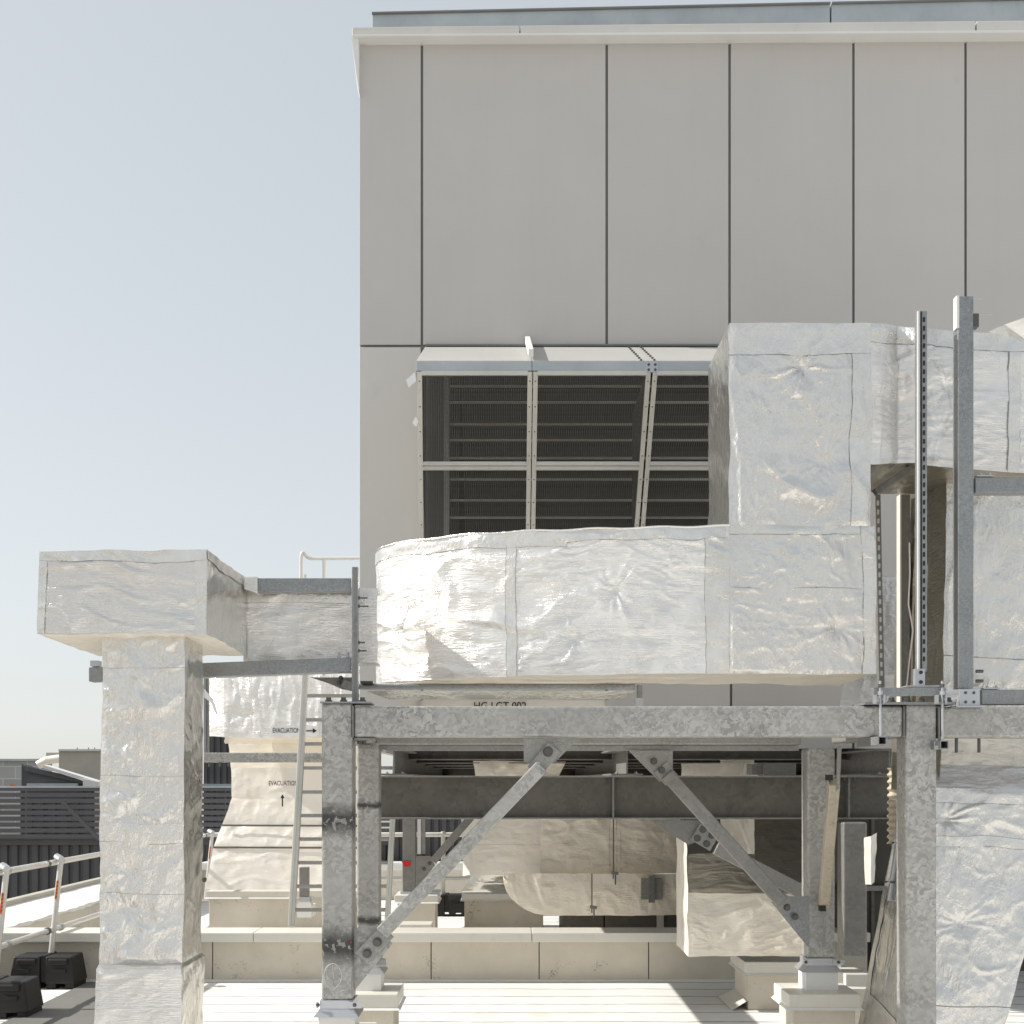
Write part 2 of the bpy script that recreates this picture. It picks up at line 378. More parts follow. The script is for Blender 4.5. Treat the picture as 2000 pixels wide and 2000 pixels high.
    def grid(s, mb, res=.009, r=(0,1,0,1), off=0):
        u0, u1, v0, v1 = r
        nu = max(2, int(abs(u1-u0)*s.lu/res)); nv = max(2, int(abs(v1-v0)*s.lv/res))
        U, V = np.meshgrid(np.linspace(u0,u1,nu+1), np.linspace(v0,v1,nv+1))
        if off:
            U2 = U+(vn(V*s.lv*3.1, V*0+.3, s.seed+5)-.5)*.022/s.lu; V2 = V+(vn(U*s.lu*3.1, U*0+.7, s.seed+6)-.5)*.022/s.lv
            U, V = np.where((U<.002)|(U>.998), U, np.clip(U2,0,1)), np.where((V<.002)|(V>.998), V, np.clip(V2,0,1))
        P = s.pos(U, V, off).reshape(-1,3); o = len(mb.v); mb.v += [tuple(p) for p in P]
        w = nu+1
        for j in range(nv):
            for i in range(nu):
                a = o+j*w+i; mb.f.append((a, a+1, a+1+w, a+w))
        return mb
def build_raw(mb, name, mat, parent, smooth=True):
    loc = parent_world(parent); me = bpy.data.meshes.new(name)
    me.from_pydata([(v[0]-loc.x, v[1]-loc.y, v[2]-loc.z) for v in mb.v], [], mb.f)
    me.polygons.foreach_set('use_smooth', [smooth]*len(me.polygons)); me.materials.append(mat); me.update()
    try: me.set_sharp_from_angle(angle=math.radians(75))
    except Exception: pass
    o = bpy.data.objects.new(name, me); COL.objects.link(o); o.parent = parent; return o
def tape(fo, parent, r, mat='tape'):
    """a strip of foil tape stuck on the facing, with the thin dark edge it shows"""
    mb = MB(); fo.grid(mb, .014, r, .0028); build_raw(mb, 'tape', M[mat], parent)
def seam(fo, parent, r):
    mb = MB(); fo.grid(mb, .010, r, .0031); rr = random.Random(int(r[0]*997+r[2]*131+fo.seed)); keep = []; on = True; run = 0
    for f in mb.f:
        if run <= 0: on = rr.random() < .80; run = rr.randint(6, 26)
        run -= 1
        if on: keep.append(f)
    mb.f = keep or mb.f; build_raw(mb, 'seam', M['tape_line'], parent)
def taped(fo, parent, r, edges='', mat='tape'):
    tape(fo, parent, r, mat); u0,u1,v0,v1 = r; eu = .0025/fo.lu; ev = .0025/fo.lv
    if 'l' in edges: seam(fo, parent, (u0-eu*.5,u0+eu*.5,v0,v1))
    if 'r' in edges: seam(fo, parent, (u1-eu*.5,u1+eu*.5,v0,v1))
    if 't' in edges: seam(fo, parent, (u0,u1,v0-ev*.5,v0+ev*.5))
    if 'b' in edges: seam(fo, parent, (u0,u1,v1-ev*.5,v1+ev*.5))
def V3(x, y, z): return Vector((x, y, z))
def foil_part(name, mat, parent, surfaces, res=.009):
    mb = MB()
    for f in surfaces: f.grid(mb, res)
    return build_raw(mb, name, M[mat], parent)

# ================================================================== SETTING
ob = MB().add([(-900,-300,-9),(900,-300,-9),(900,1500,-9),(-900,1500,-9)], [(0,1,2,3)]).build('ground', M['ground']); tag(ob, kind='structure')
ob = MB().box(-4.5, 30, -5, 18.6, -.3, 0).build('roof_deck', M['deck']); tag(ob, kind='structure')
ob = MB().box(-3.62, -2.62, 2, 10.62, .004, .014).build('walkway', M['mat']); tag(ob, kind='structure')

# ---- main building
bz0 = 2.0
B = thing('plant_room', (XX(702,9.6), 9.6, bz0), 'tall grey panel clad plant room raised on steel above the roof', 'building')
D = 9.6
xs_ = [702, 824, 1185, 1425, 1667, 1886, 2105, 2330]
g = .0095
for i in range(len(xs_)-1):
    x0, x1 = XX(xs_[i],D)+(g if i else 0), XX(xs_[i+1],D)-g
    MB().box(x0, x1, D, D+.014, ZZ(673,D), ZZ(70,D)).build('wall_panel', M['panel'], B, bev=.003)
lo = [(702,824,678,1462,'panel_bounce'),(824,1185,1100,1462,'panel_bounce'),(1185,1428,1100,1462,'panel_bounce'),(1428,1667,678,1462,'panel'),(1667,1886,678,1462,'panel'),(1886,2105,678,1462,'panel'),(2105,2330,678,1462,'panel')]
for (a,b,t,u,mm) in lo:
    MB().box(XX(a,D)+(g if a>702 else 0), XX(b,D)-g, D, D+.014, ZZ(u,D), ZZ(t,D)).build('wall_panel', M[mm], B, bev=.003)
# body behind the panels (with the louvre recess left open) and side wall
x0, x1 = XX(702,D), XX(2330,D)
ox0, ox1 = XX(872,D), XX(1424,D); oz0, oz1 = ZZ(1070,D), ZZ(700,D)
mb = MB()
mb.box(x0+.004, ox0, D+.018, D+.25, bz0, ZZ(60,D)); mb.box(ox1, x1, D+.018, D+.25, bz0, ZZ(60,D))
mb.box(ox0, ox1, D+.018, D+.25, oz1, ZZ(60,D)); mb.box(ox0, ox1, D+.018, D+.25, bz0, oz0)
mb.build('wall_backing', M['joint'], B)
MB().box(x0+.004, x0+.08, D+.25, 16, bz0, ZZ(60,D)).build('side_wall', M['panel'], B)
MB().box(x0+.08, x1, 15.9, 16, bz0, ZZ(60,D)).build('rear_wall', M['panel'], B)
MB().box(x0+.08, x1, D+.25, 15.9, ZZ(60,D)-.2, ZZ(60,D)-.05).build('roof', M['cornice'], B)
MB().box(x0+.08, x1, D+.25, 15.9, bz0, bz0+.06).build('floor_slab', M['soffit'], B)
# cornice: slightly falling to the left, with joints
def cz(px, a, b): return a+(b-a)*(px-690)/(2000-690)
segs = [(688,1014),(1017,1905),(1908,2330)]
for a,b in segs:
    P = []
    for dd, (ta,tb,ba,bb_) in ((D-.10,(53,40,70,62)),(D+.35,(53,40,70,62))):
        P += [V3(XX(a,D-.1),dd,ZZ(cz(a,ta,tb),D-.1)), V3(XX(b,D-.1),dd,ZZ(cz(b,ta,tb),D-.1)), V3(XX(b,D-.1),dd,ZZ(cz(b,ba,bb_),D-.1)), V3(XX(a,D-.1),dd,ZZ(cz(a,ba,bb_),D-.1))]
    MB().hexa(P).build('cornice', M['cornice'], B, bev=.004)
P = []
for dd in (D-.115, D+.3):
    P += [V3(XX(690,D-.1),dd,ZZ(cz(690,69,61),D-.1)), V3(XX(2330,D-.1),dd,ZZ(cz(2330,69,61),D-.1)), V3(XX(2330,D-.1),dd,ZZ(cz(2330,73,66),D-.1)), V3(XX(690,D-.1),dd,ZZ(cz(690,73,66),D-.1))]
MB().hexa(P).build('drip_edge', M['flash_w'], B)
# side cornice running back along the left wall: its end flares
MB().hexa([V3(XX(686,D-.1),D-.09,ZZ(70,D-.1)), V3(x0+.004,D-.09,ZZ(70,D-.1)), V3(x0+.004,D-.06,ZZ(190,D)), V3(x0-.012,D-.06,ZZ(176,D)),
           V3(XX(686,D-.1),D+6,ZZ(70,D-.1)), V3(x0+.004,D+6,ZZ(70,D-.1)), V3(x0+.004,D+6,ZZ(190,D)), V3(x0-.012,D+6,ZZ(176,D))]).build('side_flashing', M['flash_w'], B)
for a,b in ((725,1625),(1628,2330)):
    P = []
    for dd in (D+.06, D+.5):
        P += [V3(XX(a,D),dd,ZZ(cz(a,20,-9),D)), V3(XX(b,D),dd,ZZ(cz(b,20,-9),D)), V3(XX(b,D),dd,ZZ(cz(b,56,40),D)), V3(XX(a,D),dd,ZZ(cz(a,56,40),D))]
    MB().hexa(P).build('roof_upstand', M['upstand'], B, bev=.004)
    P = []
    for dd in (D+.04, D+.52):
        P += [V3(XX(a,D),dd,ZZ(cz(a,17.5,-11.5),D)), V3(XX(b,D),dd,ZZ(cz(b,17.5,-11.5),D)), V3(XX(b,D),dd,ZZ(cz(b,20,-9),D)), V3(XX(a,D),dd,ZZ(cz(a,20,-9),D))]
    MB().hexa(P).build('upstand_cap', M['joint'], B)
# louvre in the recess
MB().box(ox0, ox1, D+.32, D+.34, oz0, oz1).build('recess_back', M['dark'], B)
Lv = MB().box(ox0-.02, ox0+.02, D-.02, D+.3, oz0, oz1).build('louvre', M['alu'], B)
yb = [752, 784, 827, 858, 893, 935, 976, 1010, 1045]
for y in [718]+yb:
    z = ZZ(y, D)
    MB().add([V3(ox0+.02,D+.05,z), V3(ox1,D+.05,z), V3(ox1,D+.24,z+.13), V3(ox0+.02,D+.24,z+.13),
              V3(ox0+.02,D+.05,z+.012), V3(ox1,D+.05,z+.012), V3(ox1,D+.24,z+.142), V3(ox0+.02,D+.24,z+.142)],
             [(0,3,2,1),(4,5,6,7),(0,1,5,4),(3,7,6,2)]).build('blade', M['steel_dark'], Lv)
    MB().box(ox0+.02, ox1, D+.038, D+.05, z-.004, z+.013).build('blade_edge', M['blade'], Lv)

# ---- weather hood over the louvre
H = thing('intake_hood', (XX(1100,9), 9.0, ZZ(1060,9.4)), 'sloping galvanized air intake hood with wire mesh screens under the wall joint', 'vent hood')
Df, Db = 8.62, 9.56
def hood_pt(px_top, t):   # t 0 at front top edge, 1 at bottom near wall
    Dt = Df+(Db-Df)*t; X = XX(px_top, Df)-(.05*t if px_top < 900 else 0); return V3(X, Dt, ZZ(727,Df)+(ZZ(1085,Db)-ZZ(727,Df))*t)
# roof sheets
def roof_sheet(a, b):
    P = [V3(XX(a,Df),Df-.01,ZZ(709,Df)), V3(XX(b,Df),Df-.01,ZZ(709,Df)), V3(XX(b,Df),D-.004,ZZ(680,D)), V3(XX(a,Df),D-.004,ZZ(680,D))]
    MB().prism(P, (0,0,.012)).build('hood_roof', M['hoodroof'], H)
    MB().box(XX(a,Df), XX(b,Df), Df-.014, Df+.03, ZZ(725,Df), ZZ(708,Df)).build('fascia', M['upstand'], H, bev=.002)
    MB().box(XX(a,Df), XX(b,Df), D-.05, D-.003, ZZ(679.5,D), ZZ(676,D)).build('wall_flashing', M['joint'], H)
roof_sheet(813,1038.5); roof_sheet(1039.5,1271); roof_sheet(1272,1500)
MB().prism([V3(XX(813,Df),Df,ZZ(727,Df)), V3(XX(813,Df),Df,ZZ(709,Df)), V3(XX(813,Df),D-.004,ZZ(680,D)), V3(XX(813,Df),D-.004,ZZ(1090,D))], (.006,0,0)).build('side_sheet', M['galv_fine'], H)
for px in (1216,):
    X = XX(1262,Df)
    MB().prism([V3(X,Df+.02,ZZ(727,Df)), V3(X,D-.01,ZZ(727,Df)), V3(X,D-.01,ZZ(1090,D))], (.006,0,0)).build('divider_sheet', M['galv_fine'], H)
# strap on roof and rivets
P0, P1 = V3(XX(1030,D),D-.02,ZZ(665,D)), V3(XX(1037,Df),Df,ZZ(703,Df))
MB().bar(P0, P1+V3(0,0,.05), .035, .05, up=(0,0,1)).build('strap', M['flash_w'], H)
for t in np.linspace(0,1,9):
    for px in (1252,1278):
        p = V3(XX(px,Df)-(.0 if px==1252 else 0), Df+(D-Df)*t, ZZ(709,Df)+(ZZ(680,D)-ZZ(709,Df))*t+.014)
        MB().tube(p, p+V3(0,0,.012), .009, 8).build('rivet', M['bolt'], H)
MB().pbox(1262,705,1285,727,Df-.022,.006).build('joint_plate', M['zinc'], H)
for (x,y) in ((1267,712),(1280,712),(1267,722),(1280,722)): bolt(H, W(x,y,Df-.022), .007, .008)
# sloping frame
def fbar(a0, a1, t0, t1, w=.045):
    MB().bar(hood_pt(a0,t0)-V3(0,.01,0), hood_pt(a1,t1)-V3(0,.01,0), w, .03, up=(0,1,0.01)).build('screen_frame', M['alu'], H, bev=.003)
cols = [(820,0),(1035,-.0),(1046,0),(1266,0),(1279,0),(1490,0)]
for px,_ in cols: fbar(px, px, 0, 1, .034)
for (a,b) in ((820,1035),(1046,1266),(1279,1490)):
    for t,w in ((.008,.03),(.50,.03),(.475,.028)): fbar(a+3.5, b-3.5, t, t, w)
for px in (820,1035,1046,1266,1279):
    for t in np.linspace(.05,.95,8):
        MB().tube(hood_pt(px,t)-V3(0,.024,0), hood_pt(px,t)-V3(0,.031,0), .006, 6).build('screw', M['bolt'], H)
# wire mesh panels (each one an own mesh of thin wires)
for (a,b) in ((824,1031),(1050,1262),(1283,1486)):
    for (t0,t1) in ((.02,.465),(.51,.99)):
        mb = MB(); n = int((b-a)/4.6)
        for i in range(n+1):
            px = a+(b-a)*i/n; mb.bar(hood_pt(px,t0), hood_pt(px,t1), .0030, .002, up=(0,1,.01))
        k = int(34*(t1-t0)/.445)*2
        for j in range(k+1):
            t = t0+(t1-t0)*j/k; mb.bar(hood_pt(a,t)-V3(0,.003,0), hood_pt(b,t)-V3(0,.003,0), .0024, .002, up=(0,1,.01))
        mb.build('mesh_screen', M['wire'], H)
# torn white tabs at its left
for pts in ([(793,742),(810,727),(813,744),(798,757)], [(805,826),(812,813),(817,822),(813,834)]):
    MB().ppoly(pts, Df-.02, .003).build('tape_tab', M['label'], H)

# ================================================================== PARAPETS AND CURBS
def cap_box(mb, x0,x1,y0,y1,z0,z1,ov=.0):
    return mb.box(x0-ov, x1+ov, y0-ov, y1+ov, z0, z1)
P = thing('parapet_wall', (0,10.75,0), 'low beige parapet crossing the roof behind the steel columns, with folded metal cap', 'parapet')
js = [-1.9e3, 205, 415, 630, 842, 1053, 1267, 1480, 1695]
xj = [-4.49]+[XX(p,10.75) for p in js[1:]]
for a,b in zip(xj[:-1], xj[1:]):
    MB().box(a+.004, b-.004, 10.75, 11.0, .0, .352).build('wall_section', M['stucco'], P, bev=.004)
MB().box(-4.49, xj[-1], 10.765, 10.98, 0, .35).build('core', M['dark'], P)
cx_ = [-4.49, XX(495,10.65), XX(1039,10.65), XX(1700,10.65)]
for a,b in zip(cx_[:-1], cx_[1:]):
    MB().box(a+.002, b-.002, 10.64, 11.03, .352, .434).build('cap', M['flash'], P, bev=.006)
MB().box(-4.49, cx_[-1], 10.725, 10.75, 0, .014).build('base_trim', M['flash_w'], P)

P = thing('side_parapet', (-4.5,10,0), 'low beige membrane parapet running back along the left roof edge with broad white top', 'parapet')
y = 3.0
while y < 17.9:
    MB().box(-5.19, -4.5, y+.004, min(y+.93, 17.99)-.004, 0, .42).build('wall_section', M['stucco_l'], P, bev=.006); y += .93
Q = Foil([(V3(-5.19,3,.445), V3(-4.49,3,.437)), (V3(-5.19,17.98,.445), V3(-4.49,17.98,.437))], 5, .5, 'n', False)
Q = MB(); 
ys = np.linspace(3,17.98,140)
vs = []; 
for i,yy in enumerate(ys): vs += [(-5.19,yy,.45+random.uniform(-.003,.003)), (-4.488+random.uniform(-.004,.004),yy,.432+random.uniform(-.008,.008)), (-4.492,yy,.40+random.uniform(-.01,.01))]
fs = [(3*i,3*i+3,3*i+4,3*i+1) for i in range(len(ys)-1)]+[(3*i+1,3*i+4,3*i+5,3*i+2) for i in range(len(ys)-1)]
MB().add(vs, fs).build('membrane_top', M['flash_w'], P, smooth=True)
MB().box(-5.30, -5.19, 3, 17.98, .30, .50).build('coping', M['cream_far'], P, bev=.01)
P = thing('rear_parapet', (-1,18,0), 'far beige parapet with pale metal cap below the charcoal sheeting', 'parapet')
MB().box(-4.5, 6, 18.06, 18.3, 0, .44).build('wall_section', M['stucco_l'], P)
MB().box(-4.5, 6, 18.0, 18.36, .44, .55).build('cap', M['flash_w'], P, bev=.008)

def curb(nm, x0, x1, y0, y1, zt, label, grp='flashed curbs on the roof deck', caph=.085):
    c = thing('roof_curb', ((x0+x1)/2, (y0+y1)/2, 0), label, 'curb', grp)
    MB().box(x0+.03, x1-.03, y0+.03, y1-.03, 0, zt-caph).build('body', M['stucco'], c, bev=.006)
    m = MB(); o = .0
    m.box(x0, x1, y0, y1, zt-caph, zt); m.build('cap', M['flash'], c, bev=.006)
    mb = MB()   # splayed drip lip
    a = [V3(x0,y0,zt-caph), V3(x1,y0,zt-caph), V3(x1,y1,zt-caph), V3(x0,y1,zt-caph)]
    k = .016; b = [V3(x0-k,y0-k,zt-caph-.016), V3(x1+k,y0-k,zt-caph-.016), V3(x1+k,y1+k,zt-caph-.016), V3(x0-k,y1+k,zt-caph-.016)]
    mb.add(a+b, [(i,(i+1)%4,(i+1)%4+4,i+4) for i in range(4)]); mb.build('drip_lip', M['flash_w'], c)
    MB().prism([V3(x0+.03,y0+.03,.07), V3(x0-.10,y0-.02,.006), V3(x0-.10,y1-.03,.006), V3(x0+.03,y1-.03,.07)], (0,0,.004)).build('membrane_flap', M['flash'], c)
    return c
curb('c', XX(1541,7.85), XX(1682,7.85), 7.85, 8.3, .386, 'square flashed curb under the right rear column near the foil hood')
curb('c', XX(640,7.85), XX(777,7.85), 7.85, 8.3, .386, 'square flashed curb behind the foot of the left front column')
curb('c', XX(1452,9.4), XX(1640,9.4), 9.35, 9.95, .372, 'beige curb carrying the wrinkled warm foil duct')
curb('c', -1.13, -.73, 6.5, 6.95, .386, 'low flashed curb under the front left column')
curb('c', XX(404,14.3), XX(700,14.3), 14.25, 15.4, .47, 'long beige curb under the flared duct lettered EVACUATION', caph=.07)
curb('c', XX(902,14.0), XX(1066,14.0), 13.95, 14.9, .47, 'beige curb below the pale vertical duct at centre', caph=.07)
curb('c', XX(772,13.5), XX(856,13.5), 13.4, 13.95, .50, 'small pale curb below the distant grey column', caph=.07)
curb('c', XX(783,12.6), XX(845,12.6), 12.4, 12.7, .30, 'low pale curb in front of the distant column curb', caph=.06)
curb('c', XX(1650,8.6), XX(1705,8.6), 8.58, 8.9, .40, 'dark flashed curb behind the right rear column curb')

# ================================================================== FOIL DUCTS
# --- left tee duct
T = thing('foil_duct', (XX(281,6.2),6.4,0), 'foil wrapped riser with broad box head standing at the left', 'duct')
zt, zb = ZZ(1073,6.1), ZZ(1237,6.1); xl, xr = XX(74,6.1), XX(404,6.1)
c = {k: v for k, v in dict(ftl=V3(xl+.004,6.1,zt-.012), ftr=V3(xr,6.1,zt), fbl=V3(xl-.004,6.1,zb), fbr=V3(xr,6.1,zb), btl=V3(xl,7.0,zt), btr=V3(xr,7.0,zt), bbl=V3(xl,7.0,zb-.02), bbr=V3(xr,7.0,zb-.02)).items()}
f1 = Foil([(c['ftl'],c['fbl']),(c['ftr'],c['fbr'])], 3, 2.1, 'h', False, .04, .5)
f2 = Foil([(c['ftr'],c['fbr']),(c['btr'],c['bbr'])], 4, .45, 'v', False)
f3 = Foil([(c['fbl'],c['bbl']),(c['fbr'],c['bbr'])], 6, .9, 'v', False, .03)
f4 = Foil([(c['btl'],c['bbl']),(c['ftl'],c['fbl'])], 7, .8, 'h', False)
f5 = Foil([(c['btl'],c['ftl']),(c['btr'],c['ftr'])], 8, .5, 'h', False)
f6 = Foil([(c['btr'],c['bbr']),(c['btl'],c['bbl'])], 9, .3, 'h', False)
foil_part('box_head', 'foil', T, [f1, f4, f5]); foil_part('head_side', 'foil_smooth', T, [f2, f6]); foil_part('head_underside', 'foil_warm', T, [f3])
taped(f1, T, (0.002,.998,.0,.12), 'b'); taped(f1, T, (0.0,.045,.12,1), 'r'); taped(f1, T, (.93,1,.12,1), '')
taped(f2, T, (0,1,0,.13), 'b')
def riser(pts_top, pts_bot, Dt, Dbk, seed, dir_='v'):
    pass
zr = zb; rt = [(200,zr),(362,zr)]
A0 = V3(XX(201,6.2),6.2,zr); A1 = V3(XX(362,6.2),6.2,zr); B0 = V3(XX(193,6.2),6.2,ZZ(1882,6.2)); B1 = V3(XX(358,6.2),6.2,ZZ(1882,6.2))
bk = V3(0,.37,0)
r1 = Foil([(A0,B0),(A1,B1)], 11, 2.0, 'n', True, .03, .36); r2 = Foil([(A1,B1),(A1+bk,B1+bk)], 12, 1.3, 'n', True, .02, .3)
r3 = Foil([(A0+bk,B0+bk),(A0,B0)], 13, .8, 'v', False); r4 = Foil([(A1+bk,B1+bk),(A0+bk,B0+bk)], 14, .5, 'v', False)
foil_part('riser', 'foil_v', T, [r1, r3, r4]); foil_part('riser_side', 'foil_smooth', T, [r2])
for v in (.10,.43,.79): seam(r1, T, (.0,1,v,v+.0009))
taped(r1, T, (.0,1,.575,.635), 'b'); 
S0 = V3(XX(187,6.15),6.15,ZZ(1893,6.15)); S1 = V3(XX(356,6.15),6.15,ZZ(1893,6.15)); U0 = V3(XX(182,6.15),6.15,0); U1 = V3(XX(350,6.15),6.15,0); bk2 = V3(0,.46,0)
s1 = Foil([(S0,U0),(S1,U1)], 15, 2.2, 'h', False, .03); s2 = Foil([(S1,U1),(S1+bk2,U1+bk2)], 16, 1.2, 'v', False); s3 = Foil([(S0+bk2,U0+bk2),(S0,U0)], 17, 1, 'v', False)
s4 = Foil([(B0,S0),(B1,S1)], 18, .3, 'h', False); s5 = Foil([(B1,S1),(B1+bk,S1+bk2)], 19, .3, 'h', False)
foil_part('base_wrap', 'foil', T, [s1, s3, s4]); foil_part('base_wrap_side', 'foil_smooth', T, [s2, s5])
for dx in (0,.03,.06):   # pencil scribble
    pass
for a,b in (((272,1853),(268,1872)),((264,1857),(280,1855)),((272,1862),(278,1870)),((270,1852),(282,1858)),((282,1858),(272,1862))):
    MB().bar(W(a[0],a[1],6.19), W(b[0],b[1],6.19), .0025, .002).build('pencil_mark', M['joint'], T)

# --- link duct
T = thing('foil_duct', (XX(600,7.1),7.3,ZZ(1292,7.1)), 'short foil link duct between the left box head and the large central duct', 'duct')
a,b = V3(xr-.02,7.02,ZZ(1146,7.02)), V3(XX(737,7.02),7.02,ZZ(1150,7.02)); a2,b2 = V3(xr-.02,7.02,ZZ(1290,7.02)), V3(XX(737,7.02),7.02,ZZ(1294,7.02)); q = V3(0,.26,0)
l1 = Foil([(a,a2),(b,b2)], 21, .9, 'h', False); l2 = Foil([(a2,a2+q),(b2,b2+q)], 22, .5, 'h', False); l3 = Foil([(a+q,a),(b+q,b)], 23, .5, 'h', False)
foil_part('casing', 'foil', T, [l1,l2,l3]); taped(l1, T, (0,.90,.0,.22), 'b')

# --- large central duct with tall branch
T = thing('foil_duct', (XX(1400,6.9),7.2,2.351), 'largest foil duct, curved left end and tall branch rising in front of the wall', 'duct')
zT, zB = 3.182, 2.351
pk = [(735,7.74),(741,7.56),(770,7.42),(816,7.30),(898,7.165),(994,7.07),(1105,7.01),(1242,6.957),(1383,6.912),(1425,6.90)]
pxs = np.r_[735, 739, np.linspace(745, 1425, 40)]; pd_ = np.interp(pxs, [p for p,_ in pk], [d for _,d in pk])
for _ in range(5): pd_[3:-1] = .25*pd_[2:-2]+.5*pd_[3:-1]+.25*pd_[4:]
prof = list(zip(pxs.tolist(), pd_.tolist()))
xe = [XX(p,d) for p,d in prof]
pr = [(V3(XX(p,d),d,zT+(.004*math.sin(p*.05))), V3(XX(p,d),d,zB)) for p,d in prof]
m1 = Foil(pr, 31, 2.0, 'h', True, .035, .5, 1.2)
XB = XX(1425,6.9); XR = XX(1710,6.9); zTT = ZZ(632,6.9)
m2 = Foil([(V3(XB,6.9,zT),V3(XB,6.9,zB)),(V3(XR,6.9,zT),V3(XR,6.9,zB))], 32, 2.3, 'n', True, .02, .45)
m3 = Foil([(V3(XB,6.9,zTT),V3(XB,6.9,zT)),(V3(XX(1702,6.9),6.9,zTT),V3(XX(1702,6.9),6.9,zT))], 33, 2.4, 'v', True, .03, .6)
m4 = Foil([(V3(XB-.0,7.63,zTT),V3(XB,7.63,zT)),(V3(XB,6.9,zTT),V3(XB,6.9,zT))], 34, 1.3, 'v', False, .02)
m5 = Foil([(V3(x,d,zB),V3(min(x+.02,XR),max(7.66,8.15-.5*(i/24)),zB)) for i,(x,d) in enumerate([(V[0].x,V[0].y) for V in pr])]+[(V3(XR,6.9,zB),V3(XR,7.66,zB))], 35, .8, 'h', False)
m6 = Foil([(V3(XR,6.9,zT),V3(XR,6.9,zB)),(V3(XR,7.66,zT),V3(XR,7.66,zB))], 36, .6, 'v', False)
m7 = Foil([(V3(min(x+.02,XR),max(7.66,8.15-.5*(i/24)),zT),V3(x,d,zT)) for i,(x,d) in enumerate([(V[0].x,V[0].y) for V in pr])]+[(V3(XR,7.66,zT),V3(XR,6.9,zT))], 37, .5, 'h', False)
m8 = Foil([(V3(XB,7.63,zTT),V3(XB,6.9,zTT)),(V3(XX(1702,6.9),7.63,zTT),V3(XX(1702,6.9),6.9,zTT))], 38, .5, 'h', False)
foil_part('curved_casing', 'foil_bright', T, [m1, m7], .009); foil_part('branch_casing', 'foil_v', T, [m2, m3, m8], .009)
foil_part('branch_side', 'foil_smooth', T, [m4]); foil_part('end_panel', 'foil_smooth', T, [m6]); foil_part('underside', 'foil_warm', T, [m5])
taped(m1, T, (.005,.62,0,.10), 'b'); taped(m1, T, (.62,.995,0,.075), 'b'); taped(m1, T, (.47,.495,.08,1), 'lr'); taped(m1, T, (.945,1,.075,1), 'l')
taped(m3, T, (0,1,0,.155), 'b'); taped(m3, T, (.86,1,.155,1), 'l'); taped(m2, T, (0,.9,-.0,.06), 'b'); taped(m2, T, (.905,1,.0,1), 'l'); seam(m2, T, (.0,.9,.42,.423))
MB().path([V3(p[0].x, p[0].y-.004, p[0].z) for p in pr], .006, 6).build('corner_bead', M['tape'], T)

# --- upper right cross duct
T = thing('foil_duct', (XX(1850,7),7.3,ZZ(912,7)), 'upper foil duct running right from the tall branch behind the two steel posts', 'duct')
up = [(1702,6.9,632,906),(1722,6.905,633,906),(1738,6.96,636,905),(1752,7.03,638,905),(1768,7.01,640,905),(1790,6.97,641,905),(1850,7.02,646,912),(1930,7.08,650,919),(2090,7.16,660,932)]
pairs = [(W(p,a,d), W(p,b,d)) for p,d,a,b in up]
u1 = Foil(pairs, 41, 2.0, 'h', True, .03, .5, 1.2)
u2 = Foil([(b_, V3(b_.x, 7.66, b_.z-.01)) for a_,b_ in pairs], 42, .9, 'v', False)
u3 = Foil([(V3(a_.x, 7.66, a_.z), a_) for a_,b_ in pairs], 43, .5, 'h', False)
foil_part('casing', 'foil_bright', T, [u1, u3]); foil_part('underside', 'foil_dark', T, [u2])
taped(u1, T, (0,.9,0,.12), 'b'); seam(u1, T, (.70,.704,.12,.98)); taped(u1, T, (.705,.76,.12,1), 'r')
m_ = MB().add([W(1930,648,7.0), W(1962,634,6.95), W(2010,617,6.9), W(2010,668,6.98), W(1970,657,7.0)], [(0,1,2,3,4)]); m_.build('loose_flap', M['foil_bright'], T)

# --- right down duct
T = thing('foil_duct', (XX(1930,7.4),7.6,1.7), 'wide foil down duct behind the right column, dropping from the upper duct', 'duct')
zt = ZZ(917,7.35)
e = [(1849,1849,917,1480),(2090,2085,917,1480)]
d1 = Foil([(W(1849,917,7.35),W(1841,1340,7.35)),(W(2095,930,7.35),W(2095,1350,7.35))], 51, 2.4, 'v', False, .03)
d1b = Foil([(W(1841,1340,7.35),W(1836,1415,7.35)),(W(2095,1350,7.35),W(2095,1420,7.35))], 52, 1.9, 'h', False, .03)
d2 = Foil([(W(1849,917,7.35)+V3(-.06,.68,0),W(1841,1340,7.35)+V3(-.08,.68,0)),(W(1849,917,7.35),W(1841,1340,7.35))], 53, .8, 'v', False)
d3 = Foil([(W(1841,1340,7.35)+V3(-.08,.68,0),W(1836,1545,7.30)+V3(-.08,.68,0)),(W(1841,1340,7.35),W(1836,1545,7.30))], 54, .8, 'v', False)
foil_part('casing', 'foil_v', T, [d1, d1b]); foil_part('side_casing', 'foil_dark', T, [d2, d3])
seam(d1, T, (0,1,.855,.859)); taped(d1, T, (0,1,.86,.99), '')
# --- flared hood at its foot
T = thing('foil_hood', (XX(1850,7.2),7.5,0), 'flared foil hood at the lower right with slanting left side and pipe clips', 'duct hood')
h1 = Foil([(W(1792,1540,7.24),W(1776,2120,7.0)),(W(1940,1540,7.24),W(1880,2120,7.0)),(W(2090,1545,7.24),W(1930,2120,7.0))], 61, 1.9, 'n', True, .03, .42, 1.1)
h2 = Foil([(W(1768,1500,8.0),W(1676,2010,8.0)),(W(1792,1540,7.24),W(1776,2120,7.0))], 62, 1.0, 'v', False, .02)
h0 = Foil([(W(1792,1405,7.36),W(1792,1490,7.40)),(W(2090,1405,7.36),W(2090,1500,7.40))], 63, 1.6, 'v', False, .02)
h00 = Foil([(W(1792,1490,7.40),W(1792,1540,7.24)),(W(2090,1500,7.40),W(2090,1545,7.24))], 67, 1.4, 'h', False, .02)
